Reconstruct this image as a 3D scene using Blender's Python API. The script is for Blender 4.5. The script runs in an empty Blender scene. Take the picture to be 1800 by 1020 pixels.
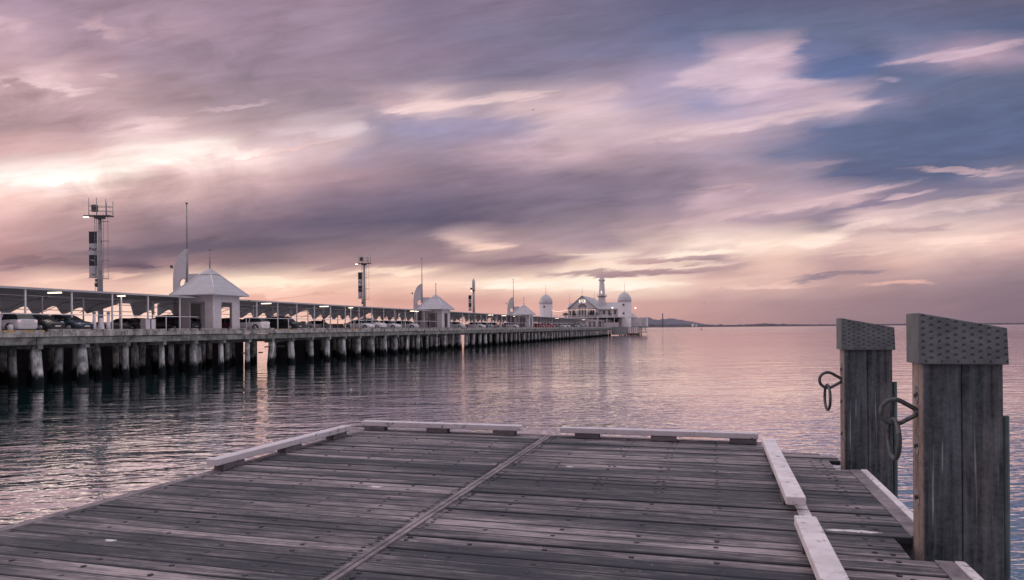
import bpy, bmesh, math, random
from mathutils import Vector, Matrix
from mathutils.geometry import tessellate_polygon
random.seed(7)
scene = bpy.context.scene
COL = scene.collection
TH = 0.278                       # both piers run at this angle to the view
CT, ST, TT = math.cos(TH), math.sin(TH), math.tan(TH)
WATER_Z, JETTY_Z, PIER_Z = 0.0, 2.4, 3.97

# ------------------------------------------------------------------ helpers
def srgb(r, g, b):
    f = lambda c: (c/255)/12.92 if c/255 <= .04045 else (((c/255)+.055)/1.055)**2.4
    return (f(r), f(g), f(b), 1)

def box(bm, x0, x1, y0, y1, z0, z1, mi=0):
    vs = [bm.verts.new(p) for p in ((x0,y0,z0),(x1,y0,z0),(x1,y1,z0),(x0,y1,z0),(x0,y0,z1),(x1,y0,z1),(x1,y1,z1),(x0,y1,z1))]
    fs = []
    for q in ((0,3,2,1),(4,5,6,7),(0,1,5,4),(1,2,6,5),(2,3,7,6),(3,0,4,7)):
        f = bm.faces.new([vs[i] for i in q]); f.material_index = mi; fs.append(f)
    return vs, fs

def tube(bm, p0, p1, r0, r1=None, seg=8, mi=0, caps=True):
    p0, p1 = Vector(p0), Vector(p1); r1 = r0 if r1 is None else r1
    d = (p1-p0).normalized(); u = d.orthogonal().normalized(); v = d.cross(u)
    A, B = [], []
    for i in range(seg):
        t = 2*math.pi*(i+.5)/seg; o = u*math.cos(t)+v*math.sin(t)
        A.append(bm.verts.new(p0+o*r0)); B.append(bm.verts.new(p1+o*max(r1, 1e-4)))
    for i in range(seg):
        j = (i+1) % seg
        f = bm.faces.new((A[i], A[j], B[j], B[i])); f.smooth = seg > 5; f.material_index = mi
    if caps:
        f = bm.faces.new(A[::-1]); f.material_index = mi
        f = bm.faces.new(B); f.material_index = mi

def lathe(bm, prof, seg=24, c=(0,0,0), mi=0, smooth=True, wob=0, seed=0):
    rnd = random.Random(seed); rings = []
    ph = [rnd.uniform(0, 6.28) for _ in range(4)]
    for r, z in prof:
        ring = []
        for i in range(seg):
            t = 2*math.pi*i/seg
            rr = r*(1+wob*(math.sin(2*t+ph[0]+z)+.6*math.sin(5*t+ph[1]+2*z)))
            ring.append(bm.verts.new((c[0]+rr*math.cos(t), c[1]+rr*math.sin(t), c[2]+z)))
        rings.append(ring)
    for a, b in zip(rings, rings[1:]):
        for i in range(seg):
            j = (i+1) % seg
            f = bm.faces.new((a[i], a[j], b[j], b[i])); f.smooth = smooth; f.material_index = mi
    bm.faces.new(rings[0][::-1]).material_index = mi
    bm.faces.new(rings[-1]).material_index = mi

def prism(bm, loops, fn, t0, t1, mi=0):
    """flat plate with holes: loops are 2D outlines (first outer), fn(u,v,t) -> xyz"""
    flat = [p for l in loops for p in l]
    tris = tessellate_polygon([[Vector((p[0], p[1], 0)) for p in l] for l in loops])
    A = [bm.verts.new(fn(p[0], p[1], t0)) for p in flat]
    B = [bm.verts.new(fn(p[0], p[1], t1)) for p in flat]
    for t in tris:
        try:
            bm.faces.new([A[i] for i in t]).material_index = mi
            bm.faces.new([B[i] for i in reversed(t)]).material_index = mi
        except ValueError: pass
    k = 0
    for l in loops:
        n = len(l)
        for i in range(n):
            j = (i+1) % n
            bm.faces.new((A[k+i], A[k+j], B[k+j], B[k+i])).material_index = mi
        k += n

def torus(bm, c, R, r, axis_u, axis_v, seg=28, rs=10, squash=1.0, path=None):
    """ring in the plane of axis_u, axis_v; path(t)->(pu,pv) overrides the circle"""
    c, U, V = Vector(c), Vector(axis_u).normalized(), Vector(axis_v).normalized(); N = U.cross(V)
    pts = []
    for i in range(seg):
        t = 2*math.pi*i/seg
        pu, pv = path(t) if path else (R*math.cos(t), R*squash*math.sin(t))
        pts.append(c+U*pu+V*pv)
    rings = []
    for i in range(seg):
        d = (pts[(i+1) % seg]-pts[i-1]).normalized(); o = d.cross(N).normalized()
        rings.append([bm.verts.new(pts[i]+(o*math.cos(q)+N*math.sin(q))*r) for q in [2*math.pi*k/rs for k in range(rs)]])
    for i in range(seg):
        a, b = rings[i], rings[(i+1) % seg]
        for k in range(rs):
            f = bm.faces.new((a[k], a[(k+1) % rs], b[(k+1) % rs], b[k])); f.smooth = True

def mesh_of(name, bm, mats):
    bmesh.ops.recalc_face_normals(bm, faces=bm.faces[:])
    me = bpy.data.meshes.new(name); bm.to_mesh(me); bm.free()
    for m in (mats if isinstance(mats, (list, tuple)) else [mats]): me.materials.append(m)
    return me

def obj(name, bm, mats, parent=None, loc=(0,0,0), bevel=0, **tags):
    me = bm if isinstance(bm, bpy.types.Mesh) else mesh_of(name, bm, mats)
    o = bpy.data.objects.new(name, me); COL.objects.link(o)
    o.parent = parent; o.location = loc
    for k, v in tags.items(): o[k] = v
    if bevel:
        m = o.modifiers.new('bevel', 'BEVEL'); m.width = bevel; m.segments = 2; m.limit_method = 'ANGLE'
    return o

def thing(name, label, cat, loc=(0,0,0), rz=0, group=None, kind=None):
    o = bpy.data.objects.new(name, None); COL.objects.link(o); o.empty_display_size = .3
    o.location = loc; o.rotation_euler = (0, 0, rz)
    o['label'] = label; o['category'] = cat
    if group: o['group'] = group
    if kind: o['kind'] = kind
    return o

def kids(o): return [c for c in bpy.data.objects if c.parent == o]
def copy_tree(o, parent=None):
    c = o.copy(); COL.objects.link(c); c.parent = parent
    for k in kids(o): copy_tree(k, c)
    return c

# pier frame: D = sideways distance of a line from the view axis at zero depth, Y = depth
def pw(D, Y, z=PIER_Z): return (TT*Y-D, Y, z)
def YP(px, D): return 1250*D/(1257-px)          # survey: depth of something seen at column px on line D
def pier_thing(name, label, cat, D, Y, z=PIER_Z, rz=0, group=None):
    return thing(name, label, cat, pw(D, Y, z), -TH+rz, group)

# ------------------------------------------------------------------ materials
class N:
    def __init__(s, name):
        s.m = bpy.data.materials.new(name); s.m.use_nodes = True; s.t = s.m.node_tree; s.t.nodes.clear()
        s.out = s.t.nodes.new('ShaderNodeOutputMaterial'); s.b = s.t.nodes.new('ShaderNodeBsdfPrincipled')
        s.t.links.new(s.b.outputs[0], s.out.inputs[0])
    def new(s, ty, **kw):
        n = s.t.nodes.new(ty)
        for k, v in kw.items(): setattr(n, k, v)
        return n
    def L(s, a, b): s.t.links.new(a, b)
    def put(s, sock, v):
        if hasattr(v, 'node'): s.L(v, sock)
        else: sock.default_value = v
    def math(s, op, a, b=0.0, c=None, clamp=False):
        n = s.new('ShaderNodeMath', operation=op, use_clamp=clamp); s.put(n.inputs[0], a); s.put(n.inputs[1], b)
        if c is not None: s.put(n.inputs[2], c)
        return n.outputs[0]
    def vmul(s, v, sc):
        n = s.new('ShaderNodeVectorMath', operation='MULTIPLY'); s.L(v, n.inputs[0]); s.put(n.inputs[1], sc); return n.outputs[0]
    def vadd(s, v, w):
        n = s.new('ShaderNodeVectorMath', operation='ADD'); s.L(v, n.inputs[0]); s.put(n.inputs[1], w); return n.outputs[0]
    def noise(s, v, scale, detail=4, rough=.55, dist=0):
        n = s.new('ShaderNodeTexNoise'); s.L(v, n.inputs['Vector']); n.inputs['Scale'].default_value = scale
        n.inputs['Detail'].default_value = detail; n.inputs['Roughness'].default_value = rough; n.inputs['Distortion'].default_value = dist
        return n.outputs['Fac']
    def mix(s, f, a, b, blend='MIX'):
        n = s.new('ShaderNodeMix', data_type='RGBA', blend_type=blend)
        s.put(n.inputs[0], f); s.put(n.inputs[6], a); s.put(n.inputs[7], b); return n.outputs[2]
    def rng(s, v, a, b, c=0.0, d=1.0, smooth=False):
        n = s.new('ShaderNodeMapRange', interpolation_type='SMOOTHSTEP' if smooth else 'LINEAR')
        s.put(n.inputs[0], v)
        for i, q in enumerate((a, b, c, d)): n.inputs[i+1].default_value = q
        return n.outputs[0]
    def bump(s, h, strength, dist=.01, prev=None):
        n = s.new('ShaderNodeBump'); n.inputs['Strength'].default_value = strength; n.inputs['Distance'].default_value = dist
        s.L(h, n.inputs['Height'])
        if prev: s.L(prev, n.inputs['Normal'])
        return n.outputs[0]
    def pos(s): return s.new('ShaderNodeNewGeometry').outputs['Position']
    def oc(s): return s.new('ShaderNodeTexCoord').outputs['Object']
    def set(s, **kw):
        for k, v in kw.items(): s.put(s.b.inputs[k.replace('_', ' ')], v)
        return s.m

def plain(name, c1, c2=None, scale=3.0, rough=.6, metal=0.0, bump=.15, stretch=(1,1,1)):
    n = N(name); v = n.vmul(n.pos(), stretch); f = n.noise(v, scale, 5, .6)
    c2 = c2 or tuple(x*.65 for x in c1[:3])+(1,)
    n.L(n.bump(f, bump, .02), n.b.inputs['Normal'])
    return n.set(Base_Color=n.mix(n.rng(f, .35, .68), c1, c2), Roughness=rough, Metallic=metal)

def emit(name, col, strength):
    n = N(name); n.set(Base_Color=(.8,.8,.8,1), Emission_Color=col, Emission_Strength=strength); return n.m

def wood_deck():
    n = N('weathered_decking'); oc = n.oc()
    at = n.new('ShaderNodeAttribute', attribute_name='rnd')
    sep = n.new('ShaderNodeSeparateColor'); n.L(at.outputs['Color'], sep.inputs[0])
    off = n.new('ShaderNodeCombineXYZ'); n.L(n.math('MULTIPLY', sep.outputs[0], 37.), off.inputs[0]); n.L(n.math('MULTIPLY', sep.outputs[1], 91.), off.inputs[2])
    v = n.vadd(oc, off.outputs[0])
    grain = n.noise(n.vmul(v, (1.4, 55, 1)), 1.0, 6, .65, .3)
    fine = n.noise(n.vmul(v, (3, 130, 1)), 1.0, 3, .65)
    blot = n.noise(n.vmul(v, (1.1, 6, 1)), 1.0, 5, .6, .5)
    big = n.noise(n.vmul(oc, (.35, 1.1, 1)), 1.0, 4, .6, .8)
    mot = n.noise(n.vmul(v, (9, 14, 1)), 1.0, 4, .7)
    t = n.math('ADD', n.math('MULTIPLY', sep.outputs[2], .34), n.math('MULTIPLY', n.rng(blot, .3, .7), .30))
    t = n.math('ADD', t, n.math('MULTIPLY', n.rng(grain, .3, .7), .42))
    t = n.math('ADD', t, n.math('MULTIPLY', n.math('SUBTRACT', fine, .5), .85))
    t = n.math('ADD', t, n.math('MULTIPLY', n.rng(big, .35, .68), .34))
    t = n.math('ADD', t, n.math('MULTIPLY', n.math('SUBTRACT', mot, .5), .45))
    t = n.math('SUBTRACT', t, .22)
    t = n.math('ADD', n.math('MULTIPLY', n.math('SUBTRACT', t, .45), 1.3), .47)
    # each board's colour darkens toward its edges, marking the grooves between
    sxyz = n.new('ShaderNodeSeparateXYZ'); n.L(oc, sxyz.inputs[0])
    fr = n.math('FRACT', n.math('DIVIDE', n.math('MULTIPLY', sxyz.outputs[1], -1.), .1675))
    ed = n.math('MULTIPLY', n.rng(fr, 0.02, .10), n.rng(fr, .98, .86))
    wv = n.math('ADD', n.math('MULTIPLY', ed, .62), .38)
    t = n.math('MULTIPLY', t, n.math('ADD', wv, n.math('MULTIPLY', n.math('SUBTRACT', grain, .5), .5)))
    ramp = n.new('ShaderNodeValToRGB'); e = ramp.color_ramp.elements
    e[0].position = 0; e[0].color = (.030, .030, .040, 1)
    e[1].position = 1; e[1].color = (.33, .275, .285, 1)
    for p, c in ((.25, (.034, .035, .045, 1)), (.5, (.086, .077, .087, 1)), (.75, (.180, .154, .163, 1))):
        q = e.new(p); q.color = c
    n.L(t, ramp.inputs[0])
    col = ramp.outputs[0]
    kn = n.noise(n.vmul(v, (3.2, 11, 1)), 1.0, 2, .5)
    col = n.mix(n.rng(kn, .70, .76, 0, .75), col, (.022, .02, .028, 1))
    spl = n.noise(n.vmul(v, (2.2, 75, 1)), 1.0, 3, .6)
    col = n.mix(n.rng(spl, .67, .71, 0, .8), col, (.02, .018, .025, 1))
    # droppings and paint flecks
    sp = n.noise(n.vmul(oc, (1, 1.3, 1)), 34, 2, .5); sp2 = n.noise(oc, 1.7, 2, .5)
    fk = n.math('MULTIPLY', n.rng(sp, .745, .77), n.rng(sp2, .42, .60))
    col = n.mix(fk, col, (.72, .66, .66, 1))
    # bigger white splashes
    for (cx, cy, rx, ry) in ((2.05, -3.72, .075, .05), (6.45, -4.25, .18, .045), (6.28, -4.27, .07, .035), (3.75, -2.2, .05, .05), (.9, -5.9, .06, .04)):
        d = n.new('ShaderNodeVectorMath', operation='LENGTH'); n.L(n.vmul(n.vadd(oc, (-cx, -cy, 0)), (1/rx, 1/ry, 0)), d.inputs[0])
        m = n.rng(n.math('ADD', d.outputs['Value'], n.math('MULTIPLY', n.math('SUBTRACT', mot, .5), 3.)), 1., .6)
        col = n.mix(n.math('MULTIPLY', m, .8), col, (.62, .58, .6, 1))
    h = n.math('ADD', n.math('MULTIPLY', grain, .7), n.math('MULTIPLY', fine, .3))
    n.L(n.bump(h, .55, .006), n.b.inputs['Normal'])
    return n.set(Base_Color=col, Roughness=.78, Specular_IOR_Level=.3)

def post_wood():
    n = N('mooring_post_timber'); p = n.oc()
    st = n.noise(n.vmul(p, (22, 22, .9)), 1., 6, .65, .4); mid = n.noise(n.vmul(p, (7, 7, .6)), 1., 4, .6, .6)
    blot = n.noise(p, 3.2, 5, .6, .5); fine = n.noise(n.vmul(p, (120, 120, 5)), 1., 3, .6)
    t = n.math('ADD', n.math('MULTIPLY', n.rng(st, .3, .7), .42), n.math('MULTIPLY', n.rng(mid, .3, .7), .34))
    t = n.math('ADD', t, n.math('MULTIPLY', n.rng(blot, .3, .7), .30))
    t = n.math('ADD', t, n.math('MULTIPLY', n.math('SUBTRACT', n.noise(p, 26, 5, .7, .5), .5), .7))
    t = n.rng(t, .26, .92)
    c = n.mix(t, (.007, .012, .018, 1), (.118, .134, .153, 1))
    streak = n.noise(n.vmul(p, (26, 26, .7)), 1., 2, .5)
    m = n.math('MULTIPLY', n.rng(streak, .66, .74), n.rng(n.noise(p, 1.6, 2, .5), .42, .6))
    c = n.mix(n.math('MULTIPLY', m, .8), c, (.50, .50, .53, 1))
    # brown patches; left face also painted paler and warmer to stand for side light
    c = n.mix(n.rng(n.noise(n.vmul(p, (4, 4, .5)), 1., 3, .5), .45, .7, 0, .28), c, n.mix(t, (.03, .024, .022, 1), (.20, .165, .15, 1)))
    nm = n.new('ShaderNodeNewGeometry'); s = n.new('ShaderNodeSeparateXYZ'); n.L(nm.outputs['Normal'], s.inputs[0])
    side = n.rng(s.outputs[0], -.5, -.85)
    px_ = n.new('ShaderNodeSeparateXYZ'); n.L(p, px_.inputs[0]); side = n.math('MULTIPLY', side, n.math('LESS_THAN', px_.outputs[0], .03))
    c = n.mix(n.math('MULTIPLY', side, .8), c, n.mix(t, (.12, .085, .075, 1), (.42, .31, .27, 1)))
    n.L(n.bump(n.math('ADD', st, n.math('MULTIPLY', fine, .5)), .9, .012), n.b.inputs['Normal'])
    return n.set(Base_Color=c, Roughness=.8, Specular_IOR_Level=.25)

def white_kerb():
    n = N('chipped_white_paint'); p = n.oc()
    a = n.noise(p, 14, 6, .7, .6); b = n.noise(p, 2.2, 3, .5); g = n.noise(p, 3.5, 5, .6)
    chip = n.math('MULTIPLY', n.rng(a, .585, .62), n.rng(b, .40, .54))
    c = n.mix(n.rng(g, .35, .7), (.66, .60, .63, 1), (.47, .425, .45, 1))
    c = n.mix(n.rng(n.noise(n.vmul(p, (60, 60, 60)), 1., 2, .6), .55, .75, 0, .25), c, (.35, .31, .33, 1))
    c = n.mix(chip, c, (.10, .085, .095, 1))
    n.L(n.bump(n.math('SUBTRACT', g, chip), .35, .006), n.b.inputs['Normal'])
    return n.set(Base_Color=c, Roughness=.65)

def far_kerb():  # white kerb paint darkened in colour to stand in for shade
    m = white_kerb(); m.name = 'shaded_white_paint'
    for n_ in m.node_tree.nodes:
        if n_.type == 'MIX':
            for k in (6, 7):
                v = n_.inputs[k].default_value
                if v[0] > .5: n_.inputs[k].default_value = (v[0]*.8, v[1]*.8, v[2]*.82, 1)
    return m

def cap_metal():
    n = N('pressed_post_cap_metal'); p = n.oc(); s = n.new('ShaderNodeSeparateXYZ'); n.L(p, s.inputs[0])
    g = n.new('ShaderNodeNewGeometry'); gn = n.new('ShaderNodeSeparateXYZ')
    vt = n.new('ShaderNodeVectorTransform', vector_type='NORMAL', convert_from='WORLD', convert_to='OBJECT'); n.L(g.outputs['Normal'], vt.inputs[0]); n.L(vt.outputs[0], gn.inputs[0])
    xs = n.math('DIVIDE', n.math('ADD', s.outputs[0], .022), .0500)
    col_ = n.math('FLOOR', xs); par = n.math('MODULO', n.math('ADD', col_, 20.), 2.)
    fx = n.math('MULTIPLY', n.math('SUBTRACT', n.math('FRACT', xs), .5), .0500)
    zs = n.math('ADD', n.math('DIVIDE', s.outputs[2], .0455), n.math('MULTIPLY', par, .5))
    fz = n.math('MULTIPLY', n.math('SUBTRACT', n.math('FRACT', zs), .5), .0455)
    r = n.math('SQRT', n.math('ADD', n.math('MULTIPLY', fx, fx), n.math('MULTIPLY', fz, fz)))
    r = n.math('ADD', r, n.math('MULTIPLY', n.math('SUBTRACT', n.noise(p, 60, 2, .5), .5), .006))
    dent = n.math('MULTIPLY', n.rng(r, .0150, .0050, 0., 1., True), n.math('LESS_THAN', gn.outputs[1], -.5))
    dent = n.math('MULTIPLY', dent, n.math('GREATER_THAN', s.outputs[2], 1.365))
    a = n.noise(p, 5, 5, .65, .6); b = n.noise(n.vmul(p, (9, 9, 2.2)), 1., 5, .7, .5)
    c = n.mix(n.rng(a, .35, .68), (.125, .140, .150, 1), (.070, .080, .088, 1))
    c = n.mix(n.rng(b, .55, .75, 0, .5), c, (.20, .20, .205, 1))
    c = n.mix(n.math('MULTIPLY', dent, .55), c, (.05, .052, .056, 1))
    h = n.math('SUBTRACT', n.math('MULTIPLY', a, .12), dent)
    n.L(n.bump(h, 1., .010), n.b.inputs['Normal'])
    return n.set(Base_Color=c, Roughness=.5, Metallic=.3)

def old_timber(name, c1, c2, str_=(2, 2, 14)):
    n = N(name); p = n.pos()
    f = n.noise(n.vmul(p, str_), 1., 6, .65, .4); g = n.noise(p, 1.3, 4, .6)
    t = n.math('ADD', n.math('MULTIPLY', n.rng(f, .3, .7), .6), n.math('MULTIPLY', n.rng(g, .35, .65), .4))
    n.L(n.bump(f, .5, .02), n.b.inputs['Normal'])
    return n.set(Base_Color=n.mix(t, c1, c2), Roughness=.85, Specular_IOR_Level=.2)

def pile_mat():
    n = N('tide_stained_pile'); p = n.pos(); s = n.new('ShaderNodeSeparateXYZ'); n.L(p, s.inputs[0])
    st = n.noise(n.vmul(p, (5, 5, .7)), 1., 5, .65, .5); bl = n.noise(p, 1.1, 5, .65)
    c = n.mix(n.rng(st, .3, .7), (.20, .20, .21, 1), (.78, .75, .74, 1))
    c = n.mix(n.rng(bl, .48, .62, 0, .85), c, (.12, .14, .14, 1))
    ob = n.new('ShaderNodeObjectInfo'); tint = n.rng(n.noise(n.vmul(p, (.35, .35, .02)), 1., 2, .5), .35, .65, .5, 1.05)
    c = n.mix(1., c, n.mix(n.math('MULTIPLY', tint, 1.), (.25, .27, .28, 1), (1, 1, 1, 1)), 'MULTIPLY')
    c = n.mix(n.rng(n.noise(n.vmul(p, (3, 3, .5)), 1., 5, .7, 1.), .56, .64, 0, .8), c, (.05, .06, .062, 1))
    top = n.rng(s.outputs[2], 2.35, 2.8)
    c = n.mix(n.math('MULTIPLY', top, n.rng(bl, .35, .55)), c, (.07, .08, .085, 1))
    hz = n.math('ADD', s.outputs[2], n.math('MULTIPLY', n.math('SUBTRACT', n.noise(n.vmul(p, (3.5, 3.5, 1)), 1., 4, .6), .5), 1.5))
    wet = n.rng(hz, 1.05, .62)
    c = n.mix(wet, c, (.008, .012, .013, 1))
    n.L(n.bump(st, .6, .04), n.b.inputs['Normal'])
    return n.set(Base_Color=c, Roughness=.9, Specular_IOR_Level=.15)

def boards(name, c, pitch=.2, axis=2, rough=.55):
    n = N(name); p = n.oc(); s = n.new('ShaderNodeSeparateXYZ'); n.L(p, s.inputs[0])
    fr = n.math('FRACT', n.math('DIVIDE', s.outputs[axis], pitch))
    groove = n.rng(fr, 0., .14)
    f = n.noise(n.pos(), 1.5, 5, .6)
    col = n.mix(n.rng(f, .35, .7), c, tuple(x*.82 for x in c[:3])+(1,))
    col = n.mix(groove, tuple(x*.62 for x in c[:3])+(1,), col)
    n.L(n.bump(groove, .5, .02), n.b.inputs['Normal'])
    return n.set(Base_Color=col, Roughness=rough)

def water_mat():
    n = N('sea_water'); p = n.pos()
    ln = n.new('ShaderNodeVectorMath', operation='LENGTH'); n.L(p, ln.inputs[0]); d = ln.outputs['Value']
    rot = n.new('ShaderNodeVectorRotate', rotation_type='Z_AXIS'); n.L(p, rot.inputs['Vector']); rot.inputs['Angle'].default_value = -.12
    v = rot.outputs[0]
    a = n.noise(n.vmul(v, (.95, 2.0, 1)), 1.0, 1.6, .5, .5)
    b = n.noise(n.vmul(v, (2.6, 4.6, 1)), 1.0, 1., .5, .5)
    c = n.noise(n.vmul(v, (.16, .42, 1)), 1.0, 1.5, .5, .4)
    patch = n.noise(n.vmul(v, (.02, .045, 1)), 1.0, 3, .5)
    amp = n.rng(patch, .38, .62, .55, 1.45)
    far = n.math('MULTIPLY', n.rng(d, 450., 800., 1., 4., True), n.rng(d, 16., 48., 2.1, 1., True))
    near = n.rng(d, 50., 260., 1., .45, True)
    h = n.math('ADD', n.math('MULTIPLY', a, .030), n.math('MULTIPLY', n.math('MULTIPLY', b, near), .0065))
    h = n.math('MULTIPLY', h, n.math('MULTIPLY', amp, far))
    h = n.math('ADD', h, n.math('MULTIPLY', c, .085))
    bm_ = n.new('ShaderNodeBump'); bm_.inputs['Strength'].default_value = 1.0; bm_.inputs['Distance'].default_value = 1.0
    n.L(h, bm_.inputs['Height']); n.L(bm_.outputs[0], n.b.inputs['Normal'])
    rg = n.rng(d, 20., 500., .02, .08)
    n.set(Base_Color=(.004, .11, .125, 1), Roughness=rg, IOR=1.34)
    gl_ = n.new('ShaderNodeBsdfGlossy'); gl_.inputs['Color'].default_value = (.985, .918, .935, 1); n.L(rg, gl_.inputs['Roughness']); n.L(bm_.outputs[0], gl_.inputs['Normal'])
    lw = n.new('ShaderNodeLayerWeight'); lw.inputs['Blend'].default_value = .5; n.L(bm_.outputs[0], lw.inputs['Normal'])
    fac = n.math('POWER', lw.outputs['Facing'], 1.35)
    ms = n.new('ShaderNodeMixShader'); n.L(fac, ms.inputs[0]); n.L(n.b.outputs[0], ms.inputs[1]); n.L(gl_.outputs[0], ms.inputs[2])
    n.L(ms.outputs[0], n.out.inputs[0])
    return n.m

M = {}
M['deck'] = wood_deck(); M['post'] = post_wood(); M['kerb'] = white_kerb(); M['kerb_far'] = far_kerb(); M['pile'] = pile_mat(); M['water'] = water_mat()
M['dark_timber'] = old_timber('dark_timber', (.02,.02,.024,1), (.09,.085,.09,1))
M['block'] = old_timber('kerb_block_timber', (.05,.048,.055,1), (.19,.17,.18,1), (8,8,30))
M['edge'] = old_timber('jetty_edge_timber', (.07,.062,.075,1), (.30,.255,.27,1), (9,9,30))
M['beam'] = old_timber('pier_beam_timber', (.022,.028,.030,1), (.33,.325,.31,1), (1.1,1.1,1.6))
M['pkerb'] = old_timber('pier_kerb_timber', (.03,.034,.034,1), (.55,.51,.49,1), (1.7,1.7,.5))
M['yellow'] = plain('worn_yellow_paint', (.62,.36,.07,1), (.25,.17,.08,1), 2.)
M['asphalt'] = plain('pier_deck_surface', (.30,.29,.30,1))
M['cap'] = cap_metal()
M['iron'] = plain('galvanised_iron', (.10,.115,.125,1), (.045,.042,.042,1), 30, .5, .6, .3)
M['bolt'] = plain('dark_bolt', (.02,.02,.024,1), (.012,.012,.015,1), 30, .6, .3)
M['bolthead'] = plain('worn_bolt_head', (.13,.12,.13,1), (.05,.05,.06,1), 60, .45, .5)
M['steel_dark'] = plain('wet_dark_steel', (.035,.06,.066,1), (.015,.026,.03,1), 6, .5, .4)
M['white'] = plain('white_painted_metal', (.70,.66,.69,1), (.55,.52,.55,1), 1.3, .5)
M['white_board'] = boards('white_weatherboard', (.58,.53,.55,1), .22)
M['white_wall'] = plain('white_rendered_wall', (.56,.515,.54,1), (.45,.41,.44,1), .5, .6)
M['roof'] = boards('pale_sheet_roof', (.40,.385,.42,1), .45, 0, .45)
M['fin'] = plain('pale_fin_panel', (.44,.415,.44,1), (.37,.35,.37,1), .7, .55)
M['fabric'] = plain('dark_canopy_lining', (.74,.76,.80,1), (.66,.68,.72,1), .35, .8)
M['canopy_top'] = plain('canopy_edge_metal', (.42,.40,.43,1), (.30,.29,.31,1), .5, .5)
M['grey'] = plain('mid_grey_metal', (.25,.245,.26,1), (.17,.17,.185,1), 1.5, .5, .2)
M['dgrey'] = plain('dark_grey_metal', (.06,.065,.07,1), (.035,.038,.042,1), 2., .5, .2)
M['black'] = plain('black_banner_cloth', (.018,.02,.028,1), (.012,.014,.02,1), 1., .8)
M['banner'] = plain('grey_white_banner_cloth', (.42,.40,.43,1), (.36,.34,.37,1), 1., .8)
M['rubber'] = plain('tyre_rubber', (.012,.012,.014,1), rough=.8)
M['rim'] = plain('alloy_rim', (.45,.45,.48,1), rough=.35, metal=.6)
M['tail'] = emit('tail_lamp_red', (.6,.05,.08,1), .25)
M['head'] = plain('headlamp_glass', (.75,.72,.72,1), rough=.15)
M['plate'] = plain('number_plate', (.65,.6,.55,1))
M['foliage'] = plain('planter_leaves', (.05,.075,.055,1), (.018,.03,.025,1), 1.4, .8, 0, .8)
M['red_trim'] = plain('red_brown_trim', (.17,.06,.055,1), (.10,.04,.04,1), 1.)
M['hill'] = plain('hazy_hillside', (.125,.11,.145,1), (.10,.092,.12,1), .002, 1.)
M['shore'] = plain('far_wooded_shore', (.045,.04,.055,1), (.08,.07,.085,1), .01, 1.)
gl = N('dark_window_glass'); M['glass'] = gl.set(Base_Color=(.012,.016,.02,1), Roughness=.06, IOR=1.5)
M['lamp'] = emit('warm_lamp', (1., .82, .60, 1), 3.)
M['fairy'] = emit('string_light_bulb', (1., .62, .42, 1), 2.)
M['letters'] = emit('lit_sign_letters', (1., .93, .70, 1), .9)
def paint(name, c, r=.28):
    n = N(name); f = n.noise(n.pos(), .9, 3, .5); n.set(Base_Color=n.mix(f, c, tuple(x*.8 for x in c[:3])+(1,)), Roughness=r)
    n.b.inputs['Coat Weight'].default_value = .5; return n.m
PAINT = {'silver': paint('silver_car_paint', (.60,.59,.62,1)), 'white': paint('white_car_paint', (.84,.80,.82,1)),
         'black': paint('black_car_paint', (.014,.018,.022,1)), 'navy': paint('dark_blue_car_paint', (.025,.04,.065,1)),
         'maroon': paint('maroon_car_paint', (.12,.02,.04,1)), 'red': paint('red_car_paint', (.45,.06,.08,1)),
         'blue': paint('pale_blue_car_paint', (.20,.26,.36,1)), 'grey': paint('grey_car_paint', (.17,.17,.19,1))}

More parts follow.
